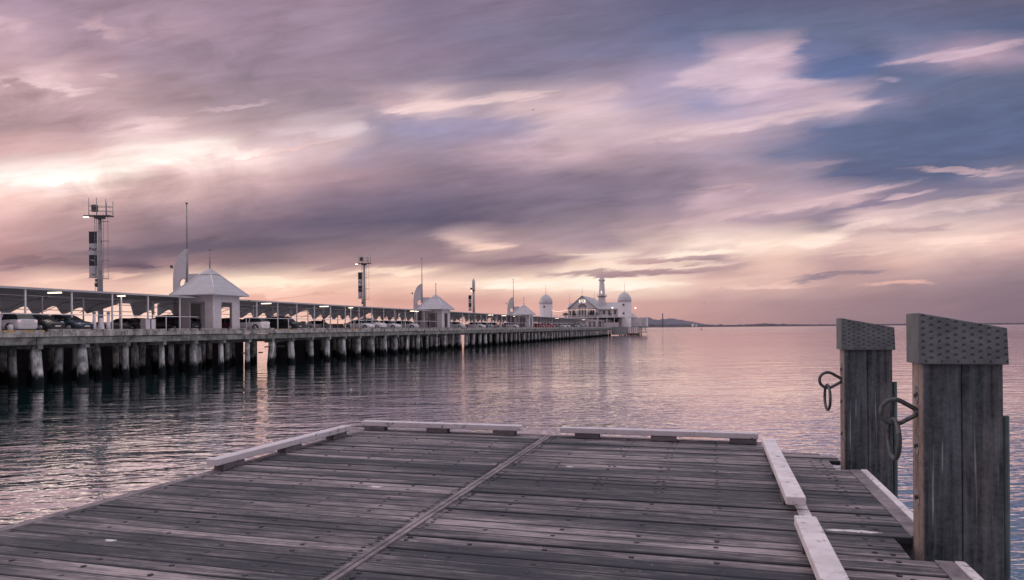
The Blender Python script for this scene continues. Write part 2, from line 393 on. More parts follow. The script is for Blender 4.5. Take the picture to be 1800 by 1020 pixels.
# ------------------------------------------------------------------ world: dusk cloud sky
def build_world():
    w = bpy.data.worlds.new('World'); scene.world = w; w.use_nodes = True
    n = N.__new__(N); n.t = w.node_tree; n.t.nodes.clear()
    out = n.new('ShaderNodeOutputWorld')
    tc = n.new('ShaderNodeTexCoord'); sx = n.new('ShaderNodeSeparateXYZ'); n.L(tc.outputs['Generated'], sx.inputs[0])
    X, Y, Z = sx.outputs
    ay = n.math('MAXIMUM', n.math('ABSOLUTE', Y), .12)
    U = n.math('DIVIDE', X, ay); V = n.math('DIVIDE', n.math('ABSOLUTE', Z), ay)    # direction tangents: right, up
    U = n.math('MINIMUM', n.math('MAXIMUM', U, -3.), 3.)
    V = n.math('MINIMUM', V, 4.)
    comb = n.new('ShaderNodeCombineXYZ'); n.L(U, comb.inputs[0]); n.L(V, comb.inputs[1])
    def rotn(ang, sc, seed):
        r = n.new('ShaderNodeVectorRotate', rotation_type='Z_AXIS'); n.L(comb.outputs[0], r.inputs['Vector']); r.inputs['Angle'].default_value = ang
        return n.vadd(n.vmul(r.outputs[0], sc), (seed, seed*.7, 0))
    n1 = n.noise(rotn(-.17, (2.6, 13, 1), 3.1), 1., 4, .55, .7)
    n2 = n.noise(rotn(-.13, (6, 34, 1), 9.4), 1., 5, .6, .45)
    n3 = n.noise(rotn(-.20, (7.5, 14, 1), 5.2), 1., 5, .58, .9)     # lumpier cloud on the left
    n4 = n.noise(rotn(-.15, (11, 70, 1), 1.7), 1., 4, .6, .5)
    # lump weight: only for high left part of the sky
    lump = n.math('MULTIPLY', n.rng(U, -.05, -.5, 0., 1., True), n.rng(V, .08, .24, 0., 1., True))
    low = n.rng(V, .0, .10, .25, 1.)
    dv = n.math('ADD', n.math('MULTIPLY', n.math('SUBTRACT', n1, .5), .034), n.math('MULTIPLY', n.math('SUBTRACT', n2, .5), .022))
    dv = n.math('ADD', n.math('MULTIPLY', dv, low), n.math('MULTIPLY', n.math('MULTIPLY', n.math('SUBTRACT', n3, .5), lump), .06))
    du = n.math('ADD', n.math('MULTIPLY', n.math('SUBTRACT', n2, .5), .12), n.math('MULTIPLY', n.math('SUBTRACT', n3, .5), .06))
    PX = n.math('ADD', n.math('MULTIPLY', n.math('ADD', U, du), 1250.), 900.)
    PY = n.math('SUBTRACT', 577., n.math('MULTIPLY', n.math('ADD', V, dv), 1250.))
    PY = n.math('SUBTRACT', PY, n.math('MULTIPLY', U, 10.))
    rows = SKY
    fx = n.rng(PX, -100., 1900.)
    prev = None
    for i, (y, stops) in enumerate(rows):
        r = n.new('ShaderNodeValToRGB'); r.color_ramp.interpolation = 'EASE'
        e = r.color_ramp.elements
        for k, (x, c) in enumerate(stops):
            p = (x+100)/2000
            q = e[k] if k < 2 else e.new(min(p, 1.))
            if k < 2: q.position = p
            q.color = srgb(*c)
        n.L(fx, r.inputs[0])
        if prev is None: prev = r.outputs[0]
        else: prev = n.mix(n.rng(PY, rows[i-1][0], y, 0., 1.), prev, r.outputs[0])
    col = prev
    # single cloud streaks (position, half length, half width, slant, colour, cover)
    sv = n.math('ADD', n.math('MULTIPLY', n.math('SUBTRACT', n2, .5), .030), n.math('MULTIPLY', n.math('SUBTRACT', n4, .5), .020))
    sv = n.math('ADD', sv, n.math('MULTIPLY', n.math('MULTIPLY', n.math('SUBTRACT', n3, .5), lump), .05))
    su = n.math('ADD', n.math('MULTIPLY', n.math('SUBTRACT', n3, .5), .06), n.math('MULTIPLY', n.math('SUBTRACT', n2, .5), .08))
    SX = n.math('MULTIPLY', n.math('ADD', U, su), 1250.)
    SY = n.math('MULTIPLY', n.math('ADD', V, sv), 1250.)
    sc = n.new('ShaderNodeCombineXYZ'); n.L(SX, sc.inputs[0]); n.L(SY, sc.inputs[1])
    brk = n.math('ADD', .66, n.math('MULTIPLY', n.rng(n4, .3, .68), .40))
    for (x, y, L_, W_, ang, c, al) in [q for q in STREAKS if q[6] > .65]:
        mp = n.new('ShaderNodeMapping', vector_type='TEXTURE')
        sq = n.new('ShaderNodeVectorMath', operation='MULTIPLY_ADD')     # evaluated one after another: keeps the shader stack small
        n.L(col, sq.inputs[0]); sq.inputs[1].default_value = (1e-5, 1e-5, 1e-5); n.L(sc.outputs[0], sq.inputs[2])
        n.L(sq.outputs[0], mp.inputs[0]); yy = 577-.008*(x-900)-y
        mp.inputs['Location'].default_value = (x-900, yy, 0); mp.inputs['Rotation'].default_value = (0, 0, math.radians(ang)); mp.inputs['Scale'].default_value = (L_, W_, 1)
        ln = n.new('ShaderNodeVectorMath', operation='LENGTH'); n.L(mp.outputs[0], ln.inputs[0])
        m = n.math('MULTIPLY', n.rng(ln.outputs['Value'], 1.22, .45, 0., al, True), brk)
        col = n.mix(m, col, srgb(*c))
    bw = n.new('ShaderNodeRGBToBW'); n.L(col, bw.inputs[0])
    col = n.mix(.10, col, bw.outputs[0])
    gm = n.new('ShaderNodeGamma'); n.L(col, gm.inputs[0]); gm.inputs[1].default_value = 1.14
    col = n.mix(1., gm.outputs[0], (1.150, 1.105, 1.120, 1), 'MULTIPLY')
    # fine wisps and soft mottling, lighter or darker than the cloud body
    wis = n.math('ADD', n.math('MULTIPLY', n.math('SUBTRACT', n2, .5), .50), n.math('MULTIPLY', n.math('SUBTRACT', n4, .5), .42))
    wis = n.math('ADD', wis, n.math('MULTIPLY', n.math('MULTIPLY', n.math('SUBTRACT', n3, .5), .9), n.math('MULTIPLY', lump, 1.)))
    gain = n.math('ADD', 1., n.math('MULTIPLY', wis, n.rng(V, .02, .12, .35, .95)))
    gv = n.new('ShaderNodeCombineXYZ')
    for k in range(3): n.L(gain, gv.inputs[k])
    mul = n.new('ShaderNodeVectorMath', operation='MULTIPLY'); n.L(col, mul.inputs[0]); n.L(gv.outputs[0], mul.inputs[1])
    # overhead sky beyond the frame, brightened to add light on the jetty
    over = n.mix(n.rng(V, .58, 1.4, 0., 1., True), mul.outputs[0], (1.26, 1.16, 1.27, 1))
    # below the horizon: dim
    sky = n.new('ShaderNodeTexSky', sky_type='NISHITA', sun_disc=False)
    sky.sun_elevation = math.radians(8); sky.sun_rotation = math.radians(-62); sky.air_density = 1.5; sky.dust_density = 3
    b1 = n.new('ShaderNodeBackground'); n.L(sky.outputs[0], b1.inputs[0]); b1.inputs[1].default_value = .05
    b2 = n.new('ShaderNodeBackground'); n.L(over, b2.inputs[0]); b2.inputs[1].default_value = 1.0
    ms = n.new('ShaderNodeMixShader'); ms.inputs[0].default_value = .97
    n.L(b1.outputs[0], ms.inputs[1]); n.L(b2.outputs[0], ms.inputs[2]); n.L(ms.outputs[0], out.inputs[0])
    w.cycles.sampling_method = 'MANUAL'; w.cycles.sample_map_resolution = 512

STREAKS = [
 (1310,105,110,15,12,(214,192,204),.9),(1335,142,135,17,1,(214,192,204),.9),(1262,132,60,22,12,(205,184,200),.7),(1480,118,110,20,5,(100,118,160),.8),
 (1690,92,135,9,9,(204,180,194),1.),(1640,100,60,7,6,(190,168,186),.7),(1556,143,32,5,4,(168,158,182),.8),(1330,214,235,13,9,(222,198,204),.85),(1200,238,200,12,9,(212,188,194),.6),
 (1480,188,75,6,8,(212,188,198),.8),(1110,200,150,10,8,(212,190,199),.6),(760,186,95,9,4,(238,212,208),.9),(880,172,115,8,6,(228,203,202),.8),(1050,163,60,13,10,(206,182,191),.7),
 (790,218,140,12,2,(160,153,182),.7),(930,205,80,6,6,(165,160,188),.5),(1400,295,110,8,6,(168,152,170),.7),(1650,240,210,60,4,(104,116,150),.7),(1560,300,170,14,4,(100,112,148),.6),
 (760,352,320,34,10,(116,104,128),.6),(1050,312,220,26,8,(140,126,146),.5),(900,372,180,20,9,(122,110,133),.55),(1290,374,160,8,10,(208,181,185),.8),(1480,346,140,9,11,(215,188,192),.9),
 (1560,350,150,8,12,(138,127,152),.9),(1605,340,55,4,10,(210,183,190),.8),(1640,366,190,13,7,(225,200,197),.8),(1700,300,115,5,0,(196,170,178),.9),(1745,320,130,9,2,(124,122,148),.8),
 (1280,333,65,5,4,(198,171,180),.9),(1180,390,140,9,7,(190,168,176),.6),(1060,408,170,9,5,(190,172,182),.5),(1400,385,90,8,8,(160,145,160),.6),
 (1240,444,100,7,3,(252,232,214),1.),(1340,437,60,6,5,(240,216,202),.9),(1440,424,65,13,10,(252,230,214),.9),(1520,396,55,9,14,(242,217,208),.9),(1600,408,80,5,2,(188,164,170),.7),(1710,418,120,8,3,(247,218,203),.8),
 (1560,440,110,6,4,(235,206,194),.7),(1030,452,105,8,3,(247,225,208),.9),(945,458,85,9,3,(152,128,141),.9),(1100,479,165,6,1,(166,136,144),.95),(1180,466,130,5,1,(250,226,207),.8),
 (1480,484,85,4,4,(146,132,148),.9),(1585,499,65,6,2,(242,194,178),.8),(1350,500,120,5,2,(236,200,186),.7),(1640,468,110,5,3,(165,142,152),.6),(1500,462,90,5,3,(240,204,188),.6),(862,435,55,7,8,(243,210,195),.95),(780,440,80,5,4,(178,152,156),.5),
 (300,266,115,17,3,(255,241,233),1.),(100,306,155,13,3,(255,243,235),1.),(200,290,120,10,8,(255,242,231),.8),(430,264,75,8,3,(247,228,221),.8),(505,262,115,3,8,(238,200,194),.7),
 (600,234,38,13,15,(224,207,212),.8),(655,247,18,12,30,(207,188,197),.6),(560,243,60,5,5,(205,188,205),.5),(100,152,75,11,-9,(230,203,205),.9),(20,143,38,8,-5,(222,193,197),.8),(200,130,22,7,0,(217,192,194),.7),
 (190,52,45,15,-20,(207,178,185),.7),(15,38,45,20,-10,(210,182,190),.7),(280,214,50,13,-10,(230,203,203),.8),(410,188,75,5,9,(207,183,188),.7),(240,175,60,6,-8,(205,178,182),.6),(320,105,95,20,-5,(154,138,158),.5),(400,145,120,16,-4,(158,140,156),.4),
 (180,228,105,13,-5,(163,141,154),.5),(60,195,60,8,-8,(160,138,150),.5),(350,432,260,11,3,(110,99,117),.7),(236,469,58,4,2,(116,98,117),1.),(520,415,200,13,6,(108,99,121),.6),(60,462,95,6,2,(140,118,128),.7),(120,405,110,6,4,(205,165,162),.5),
 (450,499,165,9,2,(255,234,211),.9),(680,478,85,7,3,(251,225,202),.8),(150,488,105,5,2,(243,204,187),.8),(100,475,90,3,2,(168,135,140),.6),(500,519,125,3,1,(222,168,153),.7),(640,512,110,3,2,(228,178,160),.6),(620,466,95,5,4,(168,139,145),.7),(320,478,90,4,3,(190,155,152),.6),
 (905,500,85,8,1,(255,242,225),.9),(1080,504,125,9,1,(255,243,227),.9),(820,525,120,4,1,(225,180,168),.6),(990,528,140,4,1,(228,188,174),.6),
]
SKY = [
 (-350, [(0,(172,155,172)),(600,(160,148,166)),(1200,(140,138,162)),(1800,(125,130,158))]),
 (0, [(0,(170,148,165)),(150,(165,143,160)),(300,(168,147,164)),(450,(160,140,158)),(600,(158,138,156)),(750,(138,126,149)),(900,(140,128,150)),(1050,(125,120,145)),(1200,(110,112,142)),(1350,(105,108,138)),(1500,(105,106,135)),(1650,(112,112,138)),(1800,(108,108,132))]),
 (50, [(0,(202,174,184)),(150,(174,150,166)),(300,(182,157,172)),(450,(162,142,160)),(600,(162,144,162)),(750,(142,130,153)),(900,(132,126,150)),(1050,(125,122,148)),(1200,(112,118,150)),(1350,(114,123,152)),(1500,(114,123,152)),(1650,(112,120,152)),(1800,(100,112,145))]),
 (92, [(0,(190,162,172)),(150,(175,150,164)),(300,(164,144,160)),(600,(158,140,158)),(750,(150,134,156)),(900,(135,126,150)),(1100,(130,128,156)),(1220,(135,138,172)),(1290,(195,172,190)),(1380,(205,180,195)),(1430,(120,128,165)),(1520,(112,122,154)),(1600,(140,138,168)),(1720,(188,163,180)),(1800,(165,148,170))]),
 (135, [(0,(200,170,177)),(100,(226,197,200)),(170,(198,168,175)),(300,(166,145,157)),(450,(158,140,156)),(600,(160,142,158)),(750,(150,137,156)),(900,(135,130,153)),(1050,(152,142,163)),(1180,(172,158,182)),(1290,(208,185,198)),(1400,(195,172,190)),(1470,(120,130,168)),(1560,(112,122,154)),(1800,(108,118,147))]),
 (183, [(0,(185,157,162)),(150,(200,172,177)),(300,(176,152,160)),(450,(165,147,157)),(600,(160,144,157)),(700,(198,173,180)),(760,(228,202,202)),(850,(185,167,177)),(930,(208,184,188)),(1050,(216,192,197)),(1150,(180,166,187)),(1250,(165,160,190)),(1360,(195,175,192)),(1480,(208,184,194)),(1560,(135,135,165)),(1650,(112,122,152)),(1800,(104,116,147))]),
 (228, [(0,(176,150,155)),(150,(180,152,158)),(270,(222,195,195)),(450,(190,167,172)),(590,(218,198,203)),(660,(165,157,178)),(760,(160,152,178)),(880,(162,152,178)),(1000,(206,184,191)),(1250,(207,182,190)),(1360,(172,157,176)),(1450,(115,125,160)),(1530,(110,120,152)),(1650,(104,116,148)),(1800,(102,114,147))]),
 (270, [(0,(220,182,182)),(140,(226,192,190)),(260,(255,239,230)),(340,(254,241,230)),(450,(243,220,214)),(550,(215,190,193)),(650,(172,154,170)),(750,(165,149,166)),(900,(185,161,173)),(1000,(206,180,187)),(1100,(186,163,174)),(1200,(170,151,166)),(1300,(165,151,169)),(1400,(122,126,156)),(1500,(108,118,147)),(1650,(102,113,145)),(1800,(102,113,145))]),
 (308, [(0,(255,239,230)),(110,(255,243,235)),(190,(252,236,224)),(300,(230,200,196)),(450,(208,178,179)),(600,(178,151,161)),(750,(152,134,150)),(900,(150,133,151)),(1050,(146,131,149)),(1200,(150,136,153)),(1300,(172,152,167)),(1390,(165,151,169)),(1500,(105,112,145)),(1650,(104,113,143)),(1800,(150,142,160))]),
 (350, [(0,(240,204,195)),(150,(223,190,185)),(300,(206,174,175)),(450,(176,150,158)),(600,(141,124,142)),(750,(121,111,133)),(900,(128,116,136)),(1050,(135,123,143)),(1180,(150,135,152)),(1260,(198,173,182)),(1350,(188,164,175)),(1500,(202,175,182)),(1600,(165,148,163)),(1700,(150,140,158)),(1800,(172,154,166))]),
 (390, [(0,(210,172,171)),(150,(181,150,154)),(300,(160,137,147)),(450,(130,114,131)),(600,(112,103,125)),(750,(110,103,126)),(900,(125,113,131)),(1050,(156,140,152)),(1150,(177,154,162)),(1250,(192,168,174)),(1350,(180,158,168)),(1450,(152,140,156)),(1550,(217,192,190)),(1680,(222,198,193)),(1800,(215,188,186))]),
 (430, [(0,(190,152,153)),(150,(166,140,145)),(300,(126,110,124)),(450,(118,106,121)),(600,(135,119,131)),(760,(150,131,141)),(840,(226,196,186)),(910,(185,160,163)),(1050,(176,154,162)),(1140,(216,191,184)),(1240,(247,225,210)),(1400,(250,226,208)),(1500,(225,196,188)),(1620,(232,203,193)),(1720,(236,206,194)),(1800,(226,192,184))]),
 (465, [(0,(172,138,143)),(140,(152,127,135)),(240,(118,100,116)),(300,(165,136,140)),(450,(146,126,133)),(600,(176,147,150)),(750,(166,140,147)),(860,(160,136,143)),(950,(172,145,151)),(1010,(228,198,184)),(1080,(246,221,203)),(1150,(190,157,158)),(1250,(165,139,149)),(1340,(236,202,188)),(1480,(192,161,161)),(1600,(216,182,173)),(1700,(190,161,163)),(1800,(180,153,159))]),
 (497, [(0,(215,176,168)),(100,(236,200,184)),(200,(226,188,176)),(300,(250,221,198)),(450,(253,227,204)),(600,(241,207,186)),(750,(246,214,193)),(900,(250,223,201)),(1050,(255,240,220)),(1150,(252,229,208)),(1250,(226,192,181)),(1400,(216,182,173)),(1500,(191,160,158)),(1600,(176,150,154)),(1800,(150,131,141))]),
 (530, [(0,(242,207,190)),(300,(245,208,190)),(450,(241,198,180)),(600,(231,184,168)),(700,(216,168,156)),(850,(211,166,157)),(1000,(221,177,165)),(1150,(207,169,162)),(1250,(195,161,159)),(1400,(176,147,150)),(1600,(156,133,141)),(1800,(141,122,134))]),
 (572, [(0,(250,219,202)),(300,(250,215,198)),(600,(240,198,180)),(900,(222,178,166)),(1150,(198,156,153)),(1300,(182,147,148)),(1500,(158,133,140)),(1800,(141,122,134))]),
]
build_world()

sun = bpy.data.lights.new('low_sun', 'SUN'); sun.energy = .6; sun.angle = math.radians(14); sun.color = (1, .80, .68)
so = bpy.data.objects.new('low_sun', sun); COL.objects.link(so)
az, el = math.radians(-62), math.radians(8)
so.rotation_euler = Vector((math.sin(az)*math.cos(el), math.cos(az)*math.cos(el), math.sin(el))).to_track_quat('Z', 'Y').to_euler()

cam = bpy.data.cameras.new('camera'); co = bpy.data.objects.new('camera', cam); COL.objects.link(co)
cam.sensor_width = 36; cam.lens = 25.0; cam.shift_y = 67/1800; cam.clip_end = 30000; cam.clip_start = .05
co.matrix_world = Matrix.Translation((0, 0, 4)) @ Matrix.Rotation(math.pi/2, 4, 'X') @ Matrix.Rotation(-.008, 4, 'Z')
scene.camera = co
scene.view_settings.view_transform = 'Standard'; scene.view_settings.look = 'None'; scene.view_settings.exposure = 0
scene.cycles.use_denoising = True
scene.cycles.max_bounces = 4; scene.cycles.diffuse_bounces = 2; scene.cycles.glossy_bounces = 3
scene.cycles.adaptive_threshold = .02

# ------------------------------------------------------------------ water, hills, shore
bm = bmesh.new(); S = 14000
vs = [bm.verts.new((x, y, 0)) for x, y in ((-S,-2000),(S,-2000),(S,S),(-S,S))]; bm.faces.new(vs)
obj('water', bm, M['water'], kind='structure')
bm = bmesh.new()
vs = [bm.verts.new((x, y, -6)) for x, y in ((-S,-2000),(S,-2000),(S,S),(-S,S))]; bm.faces.new(vs)
obj('seabed', bm, M['shore'], kind='structure')

def ridge(name, Yd, pts, depth, mat, rough, **tags):
    bm = bmesh.new(); rnd = random.Random(3); rows = []
    xs = []
    for (x0, h0), (x1, h1) in zip(pts, pts[1:]):
        k = max(1, int((x1-x0)/1.5))
        for i in range(k):
            t = i/k; t2 = t*t*(3-2*t); xs.append((x0+(x1-x0)*t, h0+(h1-h0)*t2))
    xs.append(pts[-1])
    for px, h in xs:
        hh = max(.1, h*(1+rnd.uniform(-rough, rough)))*Yd/1250+4*min(1, h)
        X = (px-900)/1250*Yd
        rows.append([bm.verts.new((X, Yd-depth, -2)), bm.verts.new((X, Yd-depth*.45, hh*.62)), bm.verts.new((X, Yd, hh)), bm.verts.new((X, Yd+depth, -2))])
    for a, b in zip(rows, rows[1:]):
        for k in range(3): bm.faces.new((a[k], b[k], b[k+1], a[k+1])).smooth = True
    return obj(name, bm, mat, **tags)
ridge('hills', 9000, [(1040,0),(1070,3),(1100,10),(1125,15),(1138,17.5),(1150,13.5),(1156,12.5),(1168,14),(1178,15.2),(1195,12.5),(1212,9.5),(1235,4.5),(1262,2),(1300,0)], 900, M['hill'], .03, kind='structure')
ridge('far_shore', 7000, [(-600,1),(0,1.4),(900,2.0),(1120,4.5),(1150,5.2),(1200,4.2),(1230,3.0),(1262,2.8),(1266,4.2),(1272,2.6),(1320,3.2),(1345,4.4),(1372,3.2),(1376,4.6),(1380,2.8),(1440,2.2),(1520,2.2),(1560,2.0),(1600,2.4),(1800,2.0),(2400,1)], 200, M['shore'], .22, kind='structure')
t = thing('chimney', 'tall thin chimney standing on the far shore in front of the hills', 'chimney', ((1165-900)/1250*6700, 6700, 0))
bm = bmesh.new(); lathe(bm, [(6.5,0),(4.6,126)], 12); obj('stack', bm, M['hill'], t)
bm = bmesh.new(); lathe(bm, [(5.2,126),(5.2,131)], 12); obj('rim', bm, M['shore'], t)
for px, w_, h_, lab in ((1218, 22, 26, 'pale storage silo on the far shore, larger of the pair'), (1224, 14, 19, 'pale storage silo on the far shore, smaller of the pair')):
    t = thing('silo', lab, 'silo', ((px-900)/1250*6650, 6650, 0), 0, 'pale silos on the far shore')
    bm = bmesh.new(); lathe(bm, [(w_/2, 0), (w_/2, h_)], 16); obj('tank', bm, M['white_wall'], t)
    bm = bmesh.new(); lathe(bm, [(w_/2, h_), (w_/2*.9, h_+1), (1, h_+5)], 16); obj('lid', bm, M['roof'], t)
t = thing('buoy', 'small dark buoy floating on the calm far water', 'buoy', ((1233-900)/1250*850, 850, 0))
bm = bmesh.new(); lathe(bm, [(.4,-.5),(.9,-.1),(.95,.3),(.3,.9),(.15,1.9)], 12); obj('float', bm, M['dgrey'], t)
bm = bmesh.new(); lathe(bm, [(.3,1.9),(.32,2.2),(.05,2.5)], 10); obj('top_mark', bm, M['red_trim'], t)
def gull(px, py, Yd, lab, s=1.):
    X = (px-900)/1250*Yd; z = 4+(577-.008*(px-900)-py)/1250*Yd
    t = thing('bird', lab, 'bird', (X, Yd, z), .5, 'birds in flight')
    bm = bmesh.new()
    prof = [(-.24,.004),(-.2,.03),(-.08,.065),(.05,.07),(.14,.045),(.19,.05),(.23,.03),(.28,.004)]
    rings = [[bm.verts.new((x*s, r*s*math.cos(q), r*s*.9*math.sin(q))) for q in [k*math.pi/4 for k in range(8)]] for x, r in prof]
    for a, b in zip(rings, rings[1:]):
        for i in range(8): bm.faces.new((a[i], a[(i+1) % 8], b[(i+1) % 8], b[i])).smooth = True
    for sg in (-1, 1):
        st = [(.05, .10, .0, .02), (.30, .13, .12, .01), (.62, .02, .06, .02)]
        sec = [[bm.verts.new(((c+.09-k*.02)*s, sg*y*s, z_*s)), bm.verts.new(((c-.11+k*.03)*s, sg*y*s, z_*s)), ] for k, (y, z_, c, _) in enumerate([(q[0], q[1], q[2], 0) for q in st])]
        for a, b in zip(sec, sec[1:]): bm.faces.new((a[0], b[0], b[1], a[1]))
    obj('body', bm, M['dgrey'], t)
gull(940, 193, 190, 'tiny dark bird flying high in the middle of the sky'); gull(1238, 533, 240, 'tiny dark bird flying low over the bay near the horizon')

# ------------------------------------------------------------------ foreground jetty
J = thing('timber_jetty', 'foreground weathered timber jetty of grey boards with white kerbs', 'jetty', (-2.35, 11.367, JETTY_Z), -TH)
PITCH = .1675
rnd = random.Random(11)
def decking():
    bm = bmesh.new(); cl = bm.loops.layers.float_color.new('rnd')
    def plank(x0, x1, y0, y1):
        c = (rnd.random(), rnd.random(), min(1, max(0, rnd.gauss(.54, .34))), 1)
        n = max(1, int((x1-x0)/.6)); dz0 = rnd.uniform(-.003, .003); tilt = rnd.uniform(-.003, .003); b = .006
        w0, w1 = rnd.uniform(0, 6), rnd.uniform(.4, 1.)
        rows = []
        for i in range(n+1):
            x = x0+(x1-x0)*i/n; jog = .002*math.sin(w0+x*w1*2); z = dz0+.0025*math.sin(w0+x*w1)
            ya, yb = y0+.0065+jog, y1-.0065+jog
            rows.append([bm.verts.new(p) for p in ((x,ya,z-.045),(x,ya,z-b-tilt),(x,ya+b,z-tilt),(x,yb-b,z+tilt),(x,yb,z-b+tilt),(x,yb,z-.045))])
        fs = []
        for p, q in zip(rows, rows[1:]):
            for k in range(5): fs.append(bm.faces.new((p[k], q[k], q[k+1], p[k+1])))
            fs.append(bm.faces.new((p[5], q[5], q[0], p[0])))
        fs.append(bm.faces.new(rows[0][::-1])); fs.append(bm.faces.new(rows[-1]))
        for f in fs:
            for l in f.loops: l[cl] = c
    k = 0
    while k*PITCH < 13.4:
        b0, b1 = k*PITCH, (k+1)*PITCH; bmid = (b0+b1)/2
        le = -.03*bmid
        if k*PITCH > .02: plank(le+.05, 2.962, -b1, -b0)
        else: plank(le+.05, 2.962, -b1, -b0)
        xr = 6.0 if bmid < .86 else 6.86
        for c0, c1 in ((1.17, 1.68), (4.33, 4.86), (7.6, 8.1)):
            if c0 < bmid < c1: xr = 6.66
        if bmid > 1.7 and rnd.random() < 0: pass
        plank(3.058, min(xr, 6.79), -b1, -b0)
        k += 1
    return bm
obj('decking', decking(), M['deck'], J)
bm = bmesh.new(); box(bm, 2.966, 3.003, -13.4, -.01, -.02, .012); box(bm, 3.017, 3.054, -13.4, -.01, -.02, .012); box(bm, 3.003, 3.017, -13.4, -.012, -.02, .003)
obj('joint_strip', bm, M['edge'], J, label='raised timber strip covering the joint down the middle of the deck')
# joists and cross beams below
for a in (.08, .7, 1.3, 1.95, 2.5, 3.01, 3.6, 4.2, 4.8, 5.38, 5.95, 6.45):
    bm = bmesh.new(); yb = -.9 if a > 6.1 else -.02
    box(bm, a-.06, a+.06, -13.3, yb, -.25, -.052); obj('joist', bm, M['dark_timber'], J)
for b in (.5, 3.4, 6.3, 9.2, 12.2):
    bm = bmesh.new(); xl = -.03*b+.05; box(bm, xl, 6.0 if b < 1 else 6.5, -b-.14, -b+.14, -.55, -.254); obj('cross_beam', bm, M['dark_timber'], J)
    for a in (.35, 3.0, 5.7):
        bm = bmesh.new(); tube(bm, (a, -b, -4.2), (a, -b, -.554), .15, .15, 16); obj('pile', bm, M['pile'], J)
# edge timbers
def skew_beam(bm, b0, b1, off0, off1, z0, z1, slope=-.03):
    vs = []
    for z in (z0, z1):
        for bb, o in ((b0, off0), (b0, off1), (b1, off1), (b1, off0)): vs.append(bm.verts.new((slope*bb+o, -bb, z)))
    for q in ((0,3,2,1),(4,5,6,7),(0,1,5,4),(1,2,6,5),(2,3,7,6),(3,0,4,7)): bm.faces.new([vs[i] for i in q])
bm = bmesh.new(); skew_beam(bm, -.0, 13.4, -.065, .045, -.30, .006); obj('edge_beam', bm, M['edge'], J, bevel=.008)
bm = bmesh.new(); box(bm, .05, 5.94, .003, .11, -.30, .004); obj('edge_beam', bm, M['edge'], J, bevel=.008)
bm = bmesh.new(); box(bm, 6.004, 6.62, -.835, -.73, -.30, .012); obj('edge_beam', bm, M['edge'], J, bevel=.008)
bm = bmesh.new(); box(bm, 5.90, 5.998, -.83, .11, -.30, -.002); obj('edge_beam', bm, M['edge'], J, bevel=.006)
for b0, b1 in ((1.70, 4.30), (4.88, 7.58), (8.12, 13.4)):
    bm = bmesh.new(); box(bm, 6.794, 6.905, -b1, -b0, -.28, .010); obj('edge_beam', bm, M['edge'], J, bevel=.005)
    bm = bmesh.new(); box(bm, 6.908, 6.972, -b1+.02, -b0-.02, -.24, .020); obj('edge_rail', bm, M['kerb'], J, bevel=.006, label='white painted strip along the outer right edge')
bm = bmesh.new(); box(bm, 6.08, 6.18, -13.4, -.9, -.01, .006)
obj('edge_strip', bm, M['kerb'], J, loc=(-.03,0,0), bevel=.002, label='thin white painted strip beside the right hand kerb')
# white kerbs on blocks
def kerb(pts, blocks, label, mat='kerb'):
    """pts: x0,x1,y0,y1 of the beam; blocks: list of the same"""
    bm = bmesh.new(); x0, x1, y0, y1 = pts; box(bm, x0, x1, y0, y1, .075, .152)
    o = obj('kerb', bm, M[mat], J, bevel=.01, label=label)
    for b in blocks:
        q = bmesh.new(); box(q, b[0], b[1], b[2], b[3], .004, .0735); obj('block', q, M['block'], o, bevel=.004)
    return o
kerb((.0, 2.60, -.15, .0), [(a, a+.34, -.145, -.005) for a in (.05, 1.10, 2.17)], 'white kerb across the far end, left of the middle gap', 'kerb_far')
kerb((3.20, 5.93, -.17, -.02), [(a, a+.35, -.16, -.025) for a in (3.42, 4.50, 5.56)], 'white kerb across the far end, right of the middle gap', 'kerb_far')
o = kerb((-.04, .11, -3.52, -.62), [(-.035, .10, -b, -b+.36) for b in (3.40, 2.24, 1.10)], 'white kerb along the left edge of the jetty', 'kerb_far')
o.rotation_euler = (0, 0, -.033)
kerb((5.95, 6.11, -3.83, -.55), [(5.955, 6.10, -b, -b+.36) for b in (1.12, 2.25, 3.50)], 'white kerb on the right side, farther of the two')
kerb((5.95, 6.11, -7.8, -4.46), [(5.955, 6.10, -b, -b+.36) for b in (4.92, 6.15, 7.4)], 'white kerb on the right side, nearer of the two')
# bolts
bm = bmesh.new(); lathe(bm, [(.019, -.02), (.019, .0014)], 12, mi=0); lathe(bm, [(.0085, .0014), (.0085, .004), (.005, .0055)], 8, c=(.004, -.003, 0), mi=1)
bolt_me = mesh_of('bolt', bm, [M['bolt'], M['bolthead']])
spots = []
for k in range(78):
    b = (k+.5)*PITCH
    for a in (.62, 1.22, 1.82, 2.42, 3.60, 4.20, 4.80, 5.38):
        if rnd.random() < .94: spots.append((a+rnd.gauss(0, .012)-.05*0, b+rnd.gauss(0, .014)))
        if a in (4.8, 4.2) and b < 3.5 and rnd.random() < .8: spots.append((a+.07+rnd.gauss(0, .01), b+rnd.gauss(0, .012)))
    for a in (2.905, 3.115):
        for dq in (-.036, .036): spots.append((a+rnd.gauss(0, .006), b+dq+rnd.gauss(0, .006)))
    le = -.03*b
    if rnd.random() < .85: spots.append((le+.11, b+rnd.gauss(0, .02)))
    if rnd.random() < .6: spots.append((le+.17, b+rnd.gauss(0, .02)))
    if b > 1.: spots += [(6.52+rnd.gauss(0, .01), b-.03), (6.575+rnd.gauss(0, .01), b+.035)] if not (4.2 < b < 4.95 or 1.1 < b < 1.8) else [(6.45, b), (6.56, b+.02)]
def cam_d(s):
    x = -2.35+s[0]*CT-s[1]*ST; y = 11.367-s[0]*ST-s[1]*CT
    return (y if (y > 4.4 and -.74 < x/y < .74) else 900+y)
spots.sort(key=cam_d)
